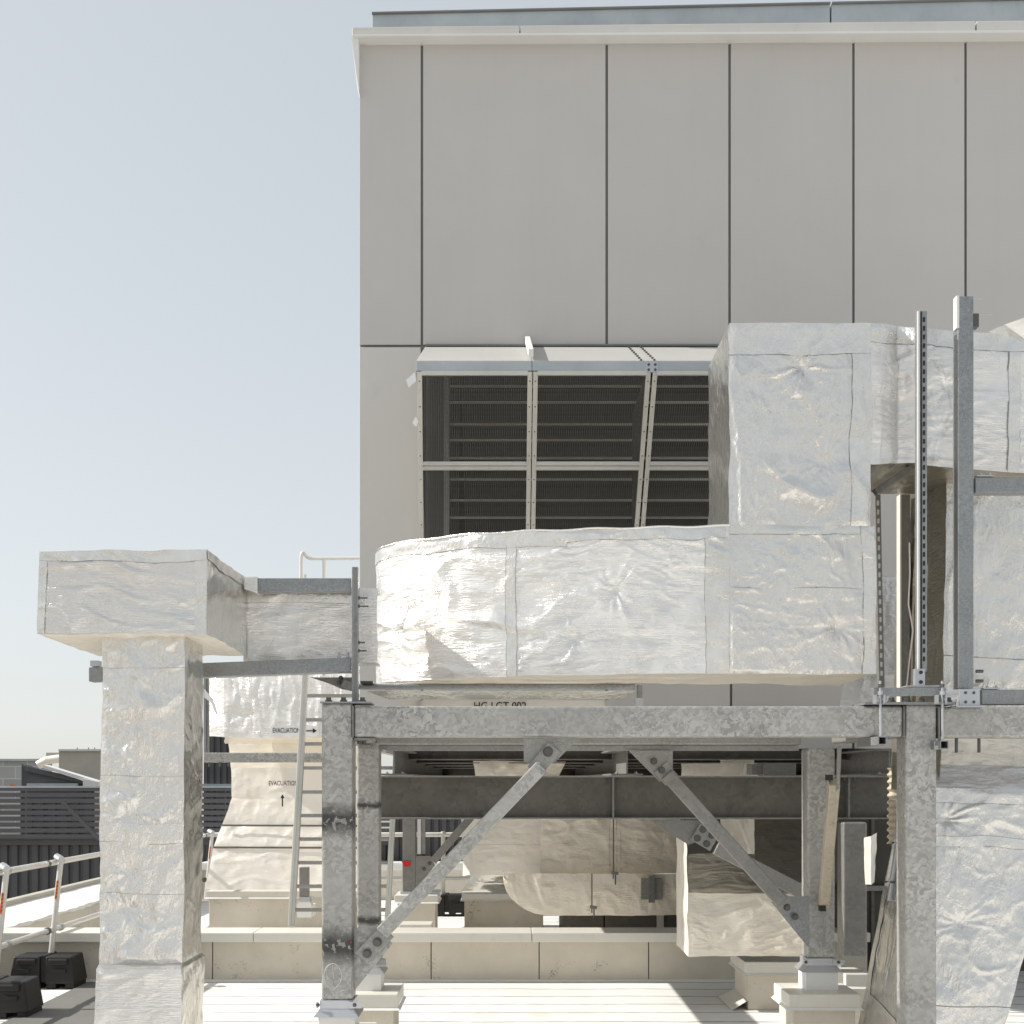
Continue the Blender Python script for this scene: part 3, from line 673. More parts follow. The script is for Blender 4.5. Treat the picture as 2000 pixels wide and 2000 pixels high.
foil_part('front_sheet', 'foil_v', T, [h1]); foil_part('side_sheet', 'foil_smooth', T, [h2]); foil_part('neck', 'foil_mid', T, [h0]); foil_part('shoulder', 'foil', T, [h00])
taped(h1, T, (0,1,.17,.205), 'tb'); taped(h1, T, (.0,1,.0,.055), 'b'); seam(h1, T, (0,1,.74,.743))
taped(h2, T, (0.0,.9,.84,1), 't'); taped(h2, T, (0.02,.14,.3,.84), 'r')

# clips and conduit on the slanted side
T = thing('cable_conduit', W(1748,1762,7.7), 'short grey conduit held by wing clips on the slanted foil side', 'conduit')
MB().bar(W(1766,1590,7.45), W(1741,1760,7.45), .052, .035).build('channel', M['zinc'], T, bev=.004)
MB().bar(W(1770,1590,7.42), W(1745,1758,7.42), .012, .02).build('channel_lip', M['galv_mill'], T)
for (x,y) in ((1752,1646),(1739,1722)):
    w_ = MB().tube(W(x-10,y,7.42), W(x+12,y+2,7.42), .006, 8).build('clip', M['bolt'], T)
    for s_ in (-1,1): MB().bar(W(x-2,y,7.41), W(x-6+4*s_,y-7*s_,7.41), .012, .004).build('wing', M['zinc'], w_)
MB().path([W(1762,1668,7.42),W(1755,1680,7.42),W(1754,1694,7.42),W(1758,1703,7.42)], .0028, 6).build('wire_loop', M['zinc'], T)
# flexible ribbed hose
T = thing('ribbed_hose', W(1745,1640,7.95), 'tan ribbed flexible hose hanging beside the right column', 'hose')
mb = MB(); n = 14; y0, y1 = 1500, 1648; prev = None
pts = []
for i in range(11*12+1):
    t = i/(11*12); py = y0+(y1-y0)*t; ph = (i%12)/12*2*math.pi; pts.append((py, .040+.008*math.cos(ph)))
vs = []; ns = 18
for py, r in pts:
    c_ = W(1747, py, 8.15)
    for k in range(ns): a_ = 2*math.pi*k/ns; vs.append(c_+V3(math.cos(a_)*r, math.sin(a_)*r, 0))
fs = [(i*ns+k, i*ns+(k+1)%ns, (i+1)*ns+(k+1)%ns, (i+1)*ns+k) for i in range(len(pts)-1) for k in range(ns)]
MB().add(vs, fs).build('hose', M['hose'], T, smooth=True)
# bent foil bit left of it
T = thing('foil_offcut', W(1700,1720,8.3), 'bent pale foil strip standing between dark column and hose', 'foil strip')
g1 = Foil([(W(1686,1636,8.4),W(1690,1727,8.4)),(W(1700,1632,8.3),W(1703,1727,8.3)),(W(1712,1625,8.35),W(1708,1722,8.35))], 64, .6, 'v', False)
foil_part('strip', 'foil_matte', T, [g1])
# crumpled foil panel behind posts
T = thing('foil_duct', W(1742,1340,8.6), 'crumpled foil duct glimpsed in the slot behind the slotted strut', 'duct')
k1 = Foil([(W(1690,1126,8.7),W(1640,1380,8.5)),(W(1765,1128,8.7),W(1765,1380,8.5))], 65, 2.2, 'n', True, .02, .3)
k2 = Foil([(W(1690,1126,8.7),W(1690,1126,9.4)),(W(1765,1128,8.7),W(1765,1128,9.4))], 66, .5, 'n', False)
foil_part('casing', 'foil_bright', T, [k1,k2])

# --- flared evacuation duct at the back left
T = thing('foil_duct', (XX(550,14.3),14.8,.47), 'back left foil duct with flared foot, lettered EVACUATION twice', 'duct')
def evpt(px,py,d=14.3): return W(px,py,d)
e1 = Foil([(W(407,1312,13.75),W(407,1438,13.75)),(W(438,1312,13.6),W(438,1440,13.6))], 71, 1.0, 'v', False, .05)
e1b = Foil([(W(438,1312,13.6),W(438,1440,13.6)),(W(705,1312,13.3),W(705,1442,13.3))], 72, 2.2, 'v', True, .06, .55, 1.6)
e2 = Foil([(W(438,1440,13.6),W(440,1452,14.2)),(W(705,1442,13.3),W(705,1452,14.2))], 73, .5, 'h', False)
e3 = Foil([(W(446,1452,14.3),W(451,1500,14.3)),(W(705,1452,14.0),W(705,1500,14.0))], 74, .7, 'n', False)
e4 = Foil([(W(451,1500,14.3),W(453,1560,14.3)),(W(705,1500,14.0),W(705,1560,14.0))], 75, 1.4, 'n', True, .05, .5)
e5 = Foil([(W(453,1560,14.3),W(434,1612,14.3)),(W(705,1560,14.0),W(705,1612,14.0))], 76, 1.0, 'n', False, .05)
e6 = Foil([(W(434,1612,14.3),W(417,1655,14.25)),(W(705,1612,14.0),W(705,1655,13.97))], 77, 1.2, 'n', True, .05,.6)
e7 = Foil([(W(417,1655,14.25),W(399,1738,14.2)),(W(705,1655,13.97),W(705,1738,13.93))], 78, 1.5, 'h', False, .05)
eL = Foil([(W(446,1452,14.3)+V3(0,.9,0),W(399,1738,14.2)+V3(0,.9,0)),(W(440,1452,14.3),W(399,1738,14.2))], 79, .5, 'h', False)
eT = Foil([(W(407,1312,13.75)+V3(0,1.3,0),W(407,1312,13.75)),(W(705,1312,13.3)+V3(0,1.3,0),W(705,1312,13.3))], 80, .4, 'h', False)
foil_part('upper_box', 'foil_bright', T, [e1,e1b,eT], .02); foil_part('transition', 'foil_warm', T, [e2,e3], .02)
foil_part('flared_foot', 'foil_matte', T, [e4,e5,e6,e7], .02)
for (y,x) in ((1612,434),(1655,417)):
    MB().bar(W(x,y,14.24), W(705,y+1,13.95), .022, .01).build('band', M['steel_dark'], T)
def text(parent, s, px0, px1, pyb, D_, mat='text', name='lettering', rotz=0, yscale=None, bold=.0):
    cu = bpy.data.curves.new(name, 'FONT'); cu.body = s; cu.size = 1; cu.extrude = 0; cu.offset = bold
    to = bpy.data.objects.new(name, cu); COL.objects.link(to); bpy.context.view_layer.update()
    dg = bpy.context.evaluated_depsgraph_get(); me = bpy.data.meshes.new_from_object(to.evaluated_get(dg)); bpy.data.objects.remove(to)
    xs = [v.co.x for v in me.vertices]; w0, w1 = min(xs), max(xs); hh = max(v.co.y for v in me.vertices)
    tw = (px1-px0)*D_/F; sx = tw/(w1-w0); sy = sx if yscale is None else yscale*D_/F/hh
    o = W(px0, pyb, D_); base = parent_world(parent)
    for v in me.vertices:
        x, y_ = (v.co.x-w0)*sx, v.co.y*sy
        v.co = Vector((o.x+x, o.y, o.z+y_))-base
    me.materials.append(M[mat]); t = bpy.data.objects.new(name, me); COL.objects.link(t); t.parent = parent; return t
lab = MB().pbox(529,1417,622,1436,13.36,.004).build('label', M['label'], T)
text(lab, 'EVACUATION', 533, 586, 1431, 13.35, yscale=9.5, bold=.006)
MB().ppoly([(596,1426.2),(611,1426.2),(611,1422.5),(619,1427.3),(611,1432),(611,1428.4),(596,1428.4)], 13.35, .002).build('arrow', M['text'], lab)
text(T, 'EVACUATION', 525, 582, 1534, 14.08, yscale=9, bold=.012)
MB().ppoly([(550.4,1575),(550.4,1559),(547.6,1559),(551.6,1551),(555.8,1559),(552.9,1559),(552.9,1575)], 14.08, .002).build('arrow', M['text'], T)

# --- ducts beneath the raised building
T = thing('foil_duct', (XX(985,14),14.4,.47), 'pale cream vertical duct box at centre under the dark beam', 'duct')
n1 = Foil([(W(922,1560,13.9),W(922,1708,13.9)),(W(1056,1560,13.6),W(1056,1708,13.6))], 81, .8, 'h', False, .04)
n2 = Foil([(W(900,1560,14.8),W(905,1712,14.8)),(W(922,1560,13.9),W(922,1708,13.9))], 82, .5, 'v', False)
n3 = Foil([(W(922,1709,13.9),W(902,1740,13.9)),(W(1056,1709,13.62),W(1066,1740,13.9))], 83, .7, 'h', False)
foil_part('casing', 'foil_matte', T, [n1,n2]); foil_part('foot', 'foil_smooth', T, [n3]); taped(n1, T, (0,1,0,.60), 'b', 'foil_matte')
T = thing('foil_duct', (XX(1190,13),13.3,ZZ(1706,13)), 'upper horizontal foil duct hung below the dark beam', 'duct')
n1 = Foil([(W(1056,1560,13),W(1056,1706,13)),(W(1328,1560,13),W(1328,1706,13))], 84, 1.1, 'h', True, .05, .7, 1.5)
foil_part('casing', 'foil_warm', T, [n1], .015); seam(n1, T, (0,.005,0,1))
for u in (.50,.55,.58): seam(n1, T, (u,u+.0018,0,1))
T = thing('foil_duct', (XX(1150,12.8),13.1,ZZ(1788,12.8)), 'lower foil duct with rounded left end and square hatch', 'duct')
arc = [(983,1706,1708),(984,1706,1722),(990,1706,1742),(1000,1706,1758),(1012,1706,1769),(1028,1706,1779),(1045,1706,1785),(1065,1706,1788),(1200,1706,1788),(1328,1706,1788)]
n1 = Foil([(W(p,a_,12.8),W(p,b_,12.8)) for p,a_,b_ in arc], 85, 1.2, 'n', True, .04, .7, 1.3)
n2 = Foil([(W(p,b_,12.8),W(p,b_,12.8)+V3(0,.6,0)) for p,a_,b_ in arc], 86, .5, 'n', False)
foil_part('casing', 'foil_warm', T, [n1,n2], .015)
hh = MB().pbox(1252,1716,1293,1757,12.74,.03).build('hatch', M['galv_fine'], T, bev=.003); MB().pbox(1267,1711,1279,1763,12.72,.02).build('strap', M['galv_dark'], hh)
for px,yt,yb_,d in ((1198,1600,1728,12.6),(1156,1706,1795,12.55)):
    T = thing('hanger_rod', W(px,yb_,d), 'threaded hanger rod clamping the %s duct under the dark beam' % ('upper horizontal foil' if px==1198 else 'lower round-ended foil'), 'hanger')
    MB().tube(W(px,yt,d), W(px,yb_-12,d), .006, 8).build('rod', M['bolt'], T)
    MB().bar(W(px-4,yb_-24,d), W(px+10,yb_-22,d), .03, .02).build('clamp', M['galv_dark'], T); MB().tube(W(px+4,yb_-24,d), W(px+4,yb_,d), .008, 6).build('nut_rod', M['bolt'], T)
# warm big duct on curb
T = thing('foil_duct', (XX(1460,9.3),9.6,.37), 'wrinkled warm toned foil duct standing on the beige curb at right', 'duct')
n1 = Foil([(W(1342,1744,9.36),W(1344,1868,9.3)),(W(1600,1744,9.36),W(1600,1868,9.3))], 87, 2.4, 'h', True, .05, .5, 1.3)
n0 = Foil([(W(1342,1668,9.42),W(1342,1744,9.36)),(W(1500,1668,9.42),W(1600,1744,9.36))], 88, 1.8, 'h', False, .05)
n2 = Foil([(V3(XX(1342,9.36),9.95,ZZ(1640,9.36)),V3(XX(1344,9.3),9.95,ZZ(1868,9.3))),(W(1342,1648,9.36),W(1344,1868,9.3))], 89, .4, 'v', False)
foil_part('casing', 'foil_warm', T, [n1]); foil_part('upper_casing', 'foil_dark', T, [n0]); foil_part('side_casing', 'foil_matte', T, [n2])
T = thing('foil_duct', (XX(1440,10.2),10.4,1.2), 'brownish foil duct upright behind the low diagonal brace', 'duct')
n1 = Foil([(W(1406,1480,10.2),W(1406,1700,10.2)),(W(1474,1480,10.2),W(1474,1700,10.2))], 90, 1.3, 'v', False, .05)
n2 = Foil([(W(1330,1470,11),W(1330,1520,11)),(W(1480,1470,11),W(1480,1520,11))], 91, 1.3, 'v', False, .05)
foil_part('casing', 'foil_warm', T, [n1]); foil_part('cross_piece', 'foil_warm', T, [n2])
T = thing('foil_duct', (XX(1530,9.2),9.3,1.0), 'duct with shade painted into its foil between the brown duct and right rear column', 'duct')
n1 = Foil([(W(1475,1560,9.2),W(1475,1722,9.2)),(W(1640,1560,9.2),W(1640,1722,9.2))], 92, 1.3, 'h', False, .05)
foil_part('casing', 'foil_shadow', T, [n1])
T = thing('foil_duct', (XX(1000,10.8),11,1.8), 'foil duct end peeping between the joists above the dark beam', 'duct')
n1 = Foil([(W(924,1487,10.6),W(930,1520,10.6)),(W(1104,1487,10.6),W(1090,1520,10.6))], 93, 1.6, 'n', False, .04)
foil_part('casing', 'foil_warm', T, [n1])

# ================================================================== STEELWORK
c1 = galv('galvanized_scorched_front', bands=[(ZZ(1602,6.7),.09),(ZZ(1848,6.7),.10)]); c2 = galv('galvanized_scorched_rear', bands=[(ZZ(1573,8),.025),(ZZ(1798,8),.03)])
def column(px0, px1, D_, yt, yb, label, mat, dep=.168, bev=.014, name='steel_column', base=True, stub=None):
    cxp = (px0+px1)/2; zb_ = ZZ(yb,D_)
    c = thing(name, (XX(cxp,D_), D_+dep/2, zb_-.0), label, 'column', 'square steel columns of the duct frame')
    MB().box(XX(px0,D_), XX(px1,D_), D_, D_+dep, zb_, ZZ(yt,D_)).build('shaft', mat, c, bev=bev, seg=3)
    if base:
        x0, x1 = XX(px0,D_)-.004, XX(px1,D_)+.004; y0, y1 = D_-.006, D_+dep+.006; zz = zb_
        MB().box(x0-.004, x1+.004, y0-.004, y1+.004, zz-.045, zz+.002).build('clamp_band', M['zinc'], c, bev=.003)
        k = .035
        a = [V3(x0,y0,zz-.04), V3(x1,y0,zz-.04), V3(x1,y1,zz-.04), V3(x0,y1,zz-.04)]; b = [V3(x0-k,y0-k,zz-.085), V3(x1+k,y0-k,zz-.085), V3(x1+k,y1+k,zz-.085), V3(x0-k,y1+k,zz-.085)]
        MB().add(a+b, [(i,(i+1)%4,(i+1)%4+4,i+4) for i in range(4)]).build('skirt', M['zinc'], c)
        for s_ in (-1,1):
            MB().box((x0 if s_<0 else x1)-.02, (x0 if s_<0 else x1)+.03*s_+.02, y0-.02, y0-.012, zz-.038, zz-.004).build('clamp_lug', M['zinc'], c)
            bolt(c, V3((x0 if s_<0 else x1)+.012*s_, y0-.02, zz-.02), .008, .01)
        MB().box(x0-.012, x1+.012, y0-.012, y1+.012, .384, zz-.06).build('stub', M['flash_w'], c, bev=.004)
    return c
A = column(628, 688, 6.7, 1373, 1954, 'front left square column, scorched by welds, with chalk oval near its foot', c1)
MB().pbox(625,1370,722,1373.5,6.68,.24).build('top_plate', M['galv_mill'], A)
for px in (642,671,708): bolt(A, W(px,1370,6.74), .015, .022, (0,0,1))
# chalk oval and weld spots
ov = [(650+17*math.cos(t), 1906+24*math.sin(t)) for t in np.linspace(0,2*math.pi,25)]
MB().path([W(x,y,6.697) for x,y in ov], .0018, 5).build('chalk_mark', M['chalk'], A)
MB().path([W(649,1885,6.697), W(652,1912,6.697)], .0016, 5).build('chalk_mark', M['chalk'], A); MB().path([W(637,1893,6.697), W(640,1914,6.697)], .0016, 5).build('chalk_mark', M['chalk'], A)
for pts in ([(630,1606),(641,1613),(634,1611)], [(648,1606),(654,1604),(657,1625),(651,1618)], [(664,1600),(675,1598),(676,1611),(667,1608)], [(664,1841),(673,1840),(676,1850),(668,1846)], [(648,1845),(653,1843),(655,1860),(650,1855)], [(634,1845),(640,1844),(642,1851)]):
    MB().ppoly(pts, 6.697, .002).build('weld_spot', M['galv_fine'], A)
column(697, 740, 8.0, 1440, 1875, 'rear left square column just behind the front left one, stained below its beam', c2)
C_ = column(1577, 1631, 8.0, 1462, 1872, 'rear right square column standing on the flashed curb', M['galv'], base=True)
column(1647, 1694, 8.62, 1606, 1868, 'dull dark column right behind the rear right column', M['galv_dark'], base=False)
Bc = column(1769, 1830, 6.7, 1376, 2090, 'front right square column reaching below the picture, bright spangle', M['galv'], base=False)
MB().pbox(1690,1371,1868,1376,6.66,.26).build('top_plate', M['galv_mill'], Bc)
for (x,y) in ((1774,1579),(1773,1728),(1768,1594)):
    MB().tube(W(x,y,6.698), W(x,y,6.694), .006, 7).build('rust_spot', M['rusty'], Bc)
for px in (1741,1772,1800,1852): bolt(Bc, W(px,1371,6.72), .016, .024, (0,0,1))
fc = thing('steel_column', (XX(798,13.6),13.7,.5), 'distant slim grey column with a red tape patch', 'column', 'square steel columns of the duct frame')
MB().pbox(786,1560,812,1744,13.6,.15).build('shaft', M['galv_dark'], fc, bev=.01); MB().pbox(815,1560,822,1668,13.62,.05).build('cover_strip', M['flash_w'], fc); MB().pbox(823,1560,830,1668,13.64,.1).build('rear_flange', M['galv_fine'], fc)
MB().ppoly([(784,1682),(802,1682),(800,1692),(790,1693)], 13.58, .004).build('tape_patch', M['red'], fc); MB().pbox(782,1742,860,1750,13.55,.3).build('base_plate', M['zinc'], fc)
gp = MB().ppoly([(812,1672),(842,1672),(850,1690),(812,1738)], 13.6, .012).build('gusset', M['galv_dark'], fc)
for (x,y) in ((828,1697),(839,1686)): bolt(fc, W(x,y,13.6), .016, .014)
br = thing('steel_brace', W(842,1684,13.5), 'distant short brace rising right from the slim column', 'brace')
MB().bar(W(846,1682,13.5), W(925,1590,13.5), .085, .06).build('bar', M['galv_dark'], br, bev=.006)

def beam(px0, px1, y0, y1, D_, dep, label, mat, bev=.014):
    b = thing('steel_beam', (XX((px0+px1)/2,D_), D_+dep/2, ZZ(y1,D_)), label, 'beam')
    MB().box(XX(px0,D_), XX(px1,D_), D_, D_+dep, ZZ(y1,D_), ZZ(y0,D_)).build('tube', mat, b, bev=bev, seg=3); return b
mb_ = beam(691, 1764, 1379, 1439, 6.7, .168, 'long front beam with mottled galvanized spangle below the central duct', M['galv'])
MB().pbox(688,1379,690.5,1440,6.69,.19).build('end_plate', M['galv_dark'], mb_); MB().pbox(1765,1379,1767,1440,6.69,.19).build('end_plate', M['galv_dark'], mb_)
MB().tube(W(1495.5,1380,6.698), W(1495.5,1380,6.694), .006, 7).build('rust_spot', M['rusty'], mb_)
MB().pbox(692,1441,732,1446,6.72,.14).build('shoe_plate', M['galv_dark'], mb_)
for px in (702,711): bolt(mb_, W(px,1446,6.76), .013, .02, (0,0,-1))
b2_ = beam(1838, 2100, 1381, 1441, 6.7, .168, 'short front beam right of the front right column', M['galv'])
MB().pbox(1833,1382,1836,1442,6.69,.19).build('end_plate', M['galv_dark'], b2_)
for px in (1868,1912): MB().tube(W(px,1441,6.78), W(px,1470,6.78), .009, 8).build('hanging_rod', M['bolt'], b2_)
rb = beam(690, 1566, 1410, 1455, 8.0, .15, 'rear beam parallel to the front one, only its underside strip showing', M['galv_fine'])
MB().pbox(740,1456,1560,1466,8.04,.10).build('shelf_angle', M['galv_fine'], rb); MB().pbox(700,1455,725,1462,7.96,.04).build('clip_plate', M['galv_fine'], rb)
for px in (703,718,750): bolt(rb, W(px,1464,8.02), .012, .018, (0,0,-1), 'zinc')
# depth beams linking the frames
for (xc, lb) in ((-.92,'cross beam joining the two left columns'),(2.18,'cross beam joining the two right columns')):
    z0 = ZZ(1439,6.7)+.003
    q = thing('steel_beam', (xc,7.4,z0), lb, 'beam'); MB().box(xc-.07, xc+.07, 6.88, 7.99, z0, z0+.15).build('tube', M['galv_fine'], q, bev=.01)
# front brace left
def brace(p, q, D_, w, label, mat, dep=.06):
    b = thing('steel_brace', W(*q, D_), label, 'brace', None)
    MB().bar(W(*p,D_), W(*q,D_), w, dep).build('bar', mat, b, bev=.006)
    return b
b = brace((1058,1497),(746,1822),6.71,.078,'long front brace rising right from the front left column to the beam', M['galv'])
g_ = MB().ppoly([(1023,1441),(1131,1441),(1083,1490),(1030,1490),(1023,1487)], 6.77, .012).build('gusset', M['galv_fine'], b)
MB().bar(W(1083,1460,6.735), W(1042,1508,6.735), .088, .012).build('end_lug', M['galv_fine'], b, bev=.002)
bolt(b, W(1070,1468,6.725), .021, .02); MB().tube(W(1050,1492,6.725), W(1050,1492,6.72), .012, 14).build('bolt_hole', M['flash_w'], b)
MB().ppoly([(688,1812),(741,1812),(766,1844),(688,1940)], 6.78, .012).build('gusset', M['galv'], b)
MB().bar(W(757,1818,6.735), W(706,1872,6.735), .096, .012).build('end_lug', M['galv_fine'], b, bev=.002)
for (x,y) in ((737,1840),(717,1862)): bolt(b, W(x,y,6.725), .019, .02)
MB().ppoly([(684,1839),(688,1839),(684,1843)], 6.69, .003).build('tape_patch', M['red'], b)
MB().pbox(735,1874,752,1886,6.80,.04).build('rear_bolt', M['galv_fine'], b)
b = brace((1302,1512),(1527,1762),7.95,.085,'rear brace falling right from the beam to the rear right column', M['galv_dark'])
MB().ppoly([(1228,1466),(1314,1466),(1314,1506),(1289,1527)], 8.0, .012).build('gusset', M['galv_fine'], b)
MB().ppoly([(1540,1751),(1581,1751),(1581,1853),(1518,1776)], 8.0, .012).build('gusset', M['galv_mill'], b)
MB().bar(W(1290,1499,7.975), W(1312,1524,7.975), .105, .012).build('end_lug', M['galv_fine'], b); MB().bar(W(1519,1752,7.975), W(1540,1776,7.975), .105, .012).build('end_lug', M['galv_fine'], b)
for (x,y) in ((1277,1487),(1292,1504),(1537,1772),(1553,1790)): bolt(b, W(x,y,7.97), .017, .02)
b = brace((1398,1655),(1585,1752),8.68,.10,'lower rear brace bolted to the dark beam by a four bolt gusset', M['galv_fine'])
MB().ppoly([(1268,1602),(1370,1602),(1372,1640),(1345,1650)], 8.72, .012).build('gusset', M['galv_dark'], b)
MB().bar(W(1358,1624,8.69), W(1396,1646,8.69), .135, .012).build('end_lug', M['galv_fine'], b)
for (x,y) in ((1373,1620),(1362,1637),(1390,1631),(1380,1648)): bolt(b, W(x,y,8.68), .019, .014)
b = thing('steel_brace', W(1606,1768,7.95), 'rust speckled cream brace coming forward from the rear right column', 'brace')
MB().bar(W(1609,1768,7.93), W(1629,1527,7.2), .062, .062, up=(1,0,0)).build('bar', M['rusty'], b, bev=.005)
MB().ppoly([(1636,1457),(1644,1457),(1640,1540),(1633,1546)], 7.15, .012).build('end_lug', M['galv_fine'], b)
MB().ppoly([(1611,1752),(1616,1752),(1611,1850),(1607,1850)], 7.9, .012).build('end_lug', M['galv_fine'], b)
for (x,y,d) in ((1622,1519,7.17),(1608,1775,7.88)): MB().pbox(x-6,y-6,x+5,y+5,d,.05).build('clevis', M['black'], b)

# dark I-beam
I = thing('steel_beam', (XX(1250,8.75),8.8,ZZ(1600,8.75)), 'deep dark I-beam spanning behind both braces', 'beam')
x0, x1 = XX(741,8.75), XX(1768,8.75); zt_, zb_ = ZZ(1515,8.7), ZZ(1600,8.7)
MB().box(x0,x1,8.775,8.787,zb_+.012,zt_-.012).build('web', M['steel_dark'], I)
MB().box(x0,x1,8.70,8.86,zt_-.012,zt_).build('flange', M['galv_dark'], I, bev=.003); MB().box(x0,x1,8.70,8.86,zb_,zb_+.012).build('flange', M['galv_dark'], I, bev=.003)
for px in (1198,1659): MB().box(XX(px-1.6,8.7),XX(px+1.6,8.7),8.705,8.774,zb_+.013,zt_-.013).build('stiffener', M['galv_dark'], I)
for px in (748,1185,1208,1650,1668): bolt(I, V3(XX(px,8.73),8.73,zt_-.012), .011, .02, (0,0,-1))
# joists under the building, running back
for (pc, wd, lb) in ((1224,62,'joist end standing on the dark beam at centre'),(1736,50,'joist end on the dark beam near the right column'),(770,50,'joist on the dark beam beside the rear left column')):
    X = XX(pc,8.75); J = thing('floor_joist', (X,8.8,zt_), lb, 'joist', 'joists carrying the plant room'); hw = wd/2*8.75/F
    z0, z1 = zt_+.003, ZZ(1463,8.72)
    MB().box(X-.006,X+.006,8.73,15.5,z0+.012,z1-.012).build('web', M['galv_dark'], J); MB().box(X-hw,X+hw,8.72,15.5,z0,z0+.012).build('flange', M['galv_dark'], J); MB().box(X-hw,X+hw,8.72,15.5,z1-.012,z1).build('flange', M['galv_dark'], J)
    for s_ in (-1,1): bolt(J, V3(X+s_*hw*.6,8.78,z0+.012), .011, .014, (0,0,1), 'zinc')
for k,(d_, zo) in enumerate(((9.7,.165),(10.6,.15),(11.7,.14),(13,.13))):
    J = thing('floor_bearer', (1,d_,EYE+zo), ['nearest','second','third','farthest'][k]+' dark bearer crossing under the plant room floor', 'bearer')
    for (xa,xb) in ((XX(770,8.75)+.02, XX(1224,8.75)-.02),(XX(1224,8.75)+.02, XX(1736,8.75)-.02)):
        MB().box(xa,xb,d_,d_+.09,EYE+zo,EYE+zo+.008).build('flange', M['galv_dark'], J); MB().box(xa,xb,d_+.04,d_+.048,EYE+zo+.008,bz0-.002).build('web', M['steel_dark'], J)
MB_ = thing('junction_box', W(1505,1505,9.2), 'grey boxes on the dark beam left of the rear right column', 'box')
MB().pbox(1468,1492,1490,1513,9.3,.2).build('small_box', M['galv_dark'], MB_, bev=.004); MB().pbox(1492,1491,1555,1514,9.25,.25).build('large_box', M['galv_dark'], MB_, bev=.004)

q = thing('shade_wall', (XX(1800,11.3),11.3,0), 'blackish sheet added as deep shade at the right under the plant room', 'wall')
MB().box(XX(1335,11.3), XX(2600,11.3), 11.3, 11.4, 0, bz0-.005).build('sheet', M['soffit'], q)  # sheet added to supply the darkness under the plant room
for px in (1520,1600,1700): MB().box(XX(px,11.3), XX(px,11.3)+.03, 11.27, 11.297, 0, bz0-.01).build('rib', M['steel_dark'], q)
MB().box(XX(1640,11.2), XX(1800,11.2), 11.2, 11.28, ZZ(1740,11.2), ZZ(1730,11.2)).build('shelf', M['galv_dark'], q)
q = thing('shade_sheet', (1,15.3,1.3), 'dark sheet added as shade under the rear edge of the plant room', 'wall')
MB().box(-1.1, 6, 15.3, 15.34, 1.34, bz0-.005).build('sheet', M['soffit'], q)  # added dark sheet, stands in for shade behind the joists
q = thing('plinth', (XX(1300,13.7),13.8,0), 'low plinth with shade painted into its colour under the round ended duct', 'plinth')
for a,b in ((1098,1180),(1181,1283),(1296,1480)): MB().box(XX(a,13.7)+.003, XX(b,13.7)-.003, 13.7, 14.6, 0, .34).build('block', M['steel_dark'], q, bev=.01)  # dark blocks paint the shade on a low curb here
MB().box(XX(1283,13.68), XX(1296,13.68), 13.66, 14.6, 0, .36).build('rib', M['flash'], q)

# ---- channels and strut at left
q = thing('strut_rail', W(690,1143,6.9), 'upper galvanized rail from the box head to the upright strut', 'rail')
MB().hexa([W(502,1129,6.9),W(686,1129,6.9),W(686,1154,6.9),W(502,1156,6.9)]+[W(502,1129,6.9)+V3(0,.09,0),W(686,1129,6.9)+V3(0,.09,0),W(686,1154,6.9)+V3(0,.09,0),W(502,1156,6.9)+V3(0,.09,0)]).build('channel', M['galv_mill'], q, bev=.004)
MB().hexa([W(476,1126,6.88),W(503,1126,6.88),W(503,1159,6.88),W(476,1150,6.88)]+[W(476,1126,6.88)+V3(0,.12,0),W(503,1126,6.88)+V3(0,.12,0),W(503,1159,6.88)+V3(0,.12,0),W(476,1150,6.88)+V3(0,.12,0)]).build('foil_end_wrap', M['foil'], q, bev=.006)
q = thing('strut_rail', W(690,1296,6.9), 'lower galvanized rail passing behind the riser to the upright strut', 'rail')
def ch(a,b,c_,d_,D_,dep): return [W(*a,D_),W(*b,D_),W(*c_,D_),W(*d_,D_)]+[W(*a,D_)+V3(0,dep,0),W(*b,D_)+V3(0,dep,0),W(*c_,D_)+V3(0,dep,0),W(*d_,D_)+V3(0,dep,0)]
MB().hexa(ch((173,1303),(686,1284),(686,1312),(173,1331),6.9,.09)).build('channel', M['galv_mill'], q, bev=.004)
MB().pbox(176,1290,192,1301,6.9,.06).build('packer', M['zinc'], q)
for px in (662,680): bolt(q, W(px,1284,6.92), .008, .03, (0,0,1), 'zinc')
q = thing('upright_strut', W(693,1370,6.84), 'slim dark upright strut on the front left column plate', 'strut')
MB().pbox(687,1107,699,1370,6.84,.045).build('channel', M['galv_mill'], q, bev=.003); MB().pbox(691,1108,696,1369,6.836,.004).build('slot_face', M['galv_dark'], q)
for y_,l_ in ((1168,718),(1184,720),(1255,713),(1271,716)):
    r_ = MB().tube(W(699,y_,6.86), W(l_,y_,6.86), .0045, 8).build('threaded_rod', M['bolt'], q); MB().tube(W(681,y_,6.86), W(687,y_,6.86), .011, 6).build('nut', M['zinc'], r_); MB().tube(W(699,y_,6.86), W(703,y_,6.86), .010, 6).build('nut', M['bolt'], r_)
q = thing('bracket_plate', W(650,1335,8.0), 'triangular bolted bracket plate below the lower rail', 'bracket')
MB().ppoly([(606,1323),(690,1323),(690,1350),(668,1346),(640,1334)], 7.2, .012).build('plate', M['galv_dark'], q)
MB().hexa(ch((672,1326),(690,1334),(684,1350),(666,1340),7.17,.03)).build('lug', M['galv_fine'], q, bev=.004)
for (x,y) in ((666,1324),(662,1333)): bolt(q, W(x,y,7.19), .010, .012)
q = thing('galvanized_rail', W(510,1490,12), 'mottled galvanized rail crossing in front of the flared duct', 'rail')
MB().pbox(397,1470,640,1489,11.6,.1).build('tube', M['galv'], q, bev=.008)
for px in (409,430,447): MB().tube(W(px,1489,11.62), W(px,1497,11.62), .014, 8).build('clamp', M['bolt'], q)
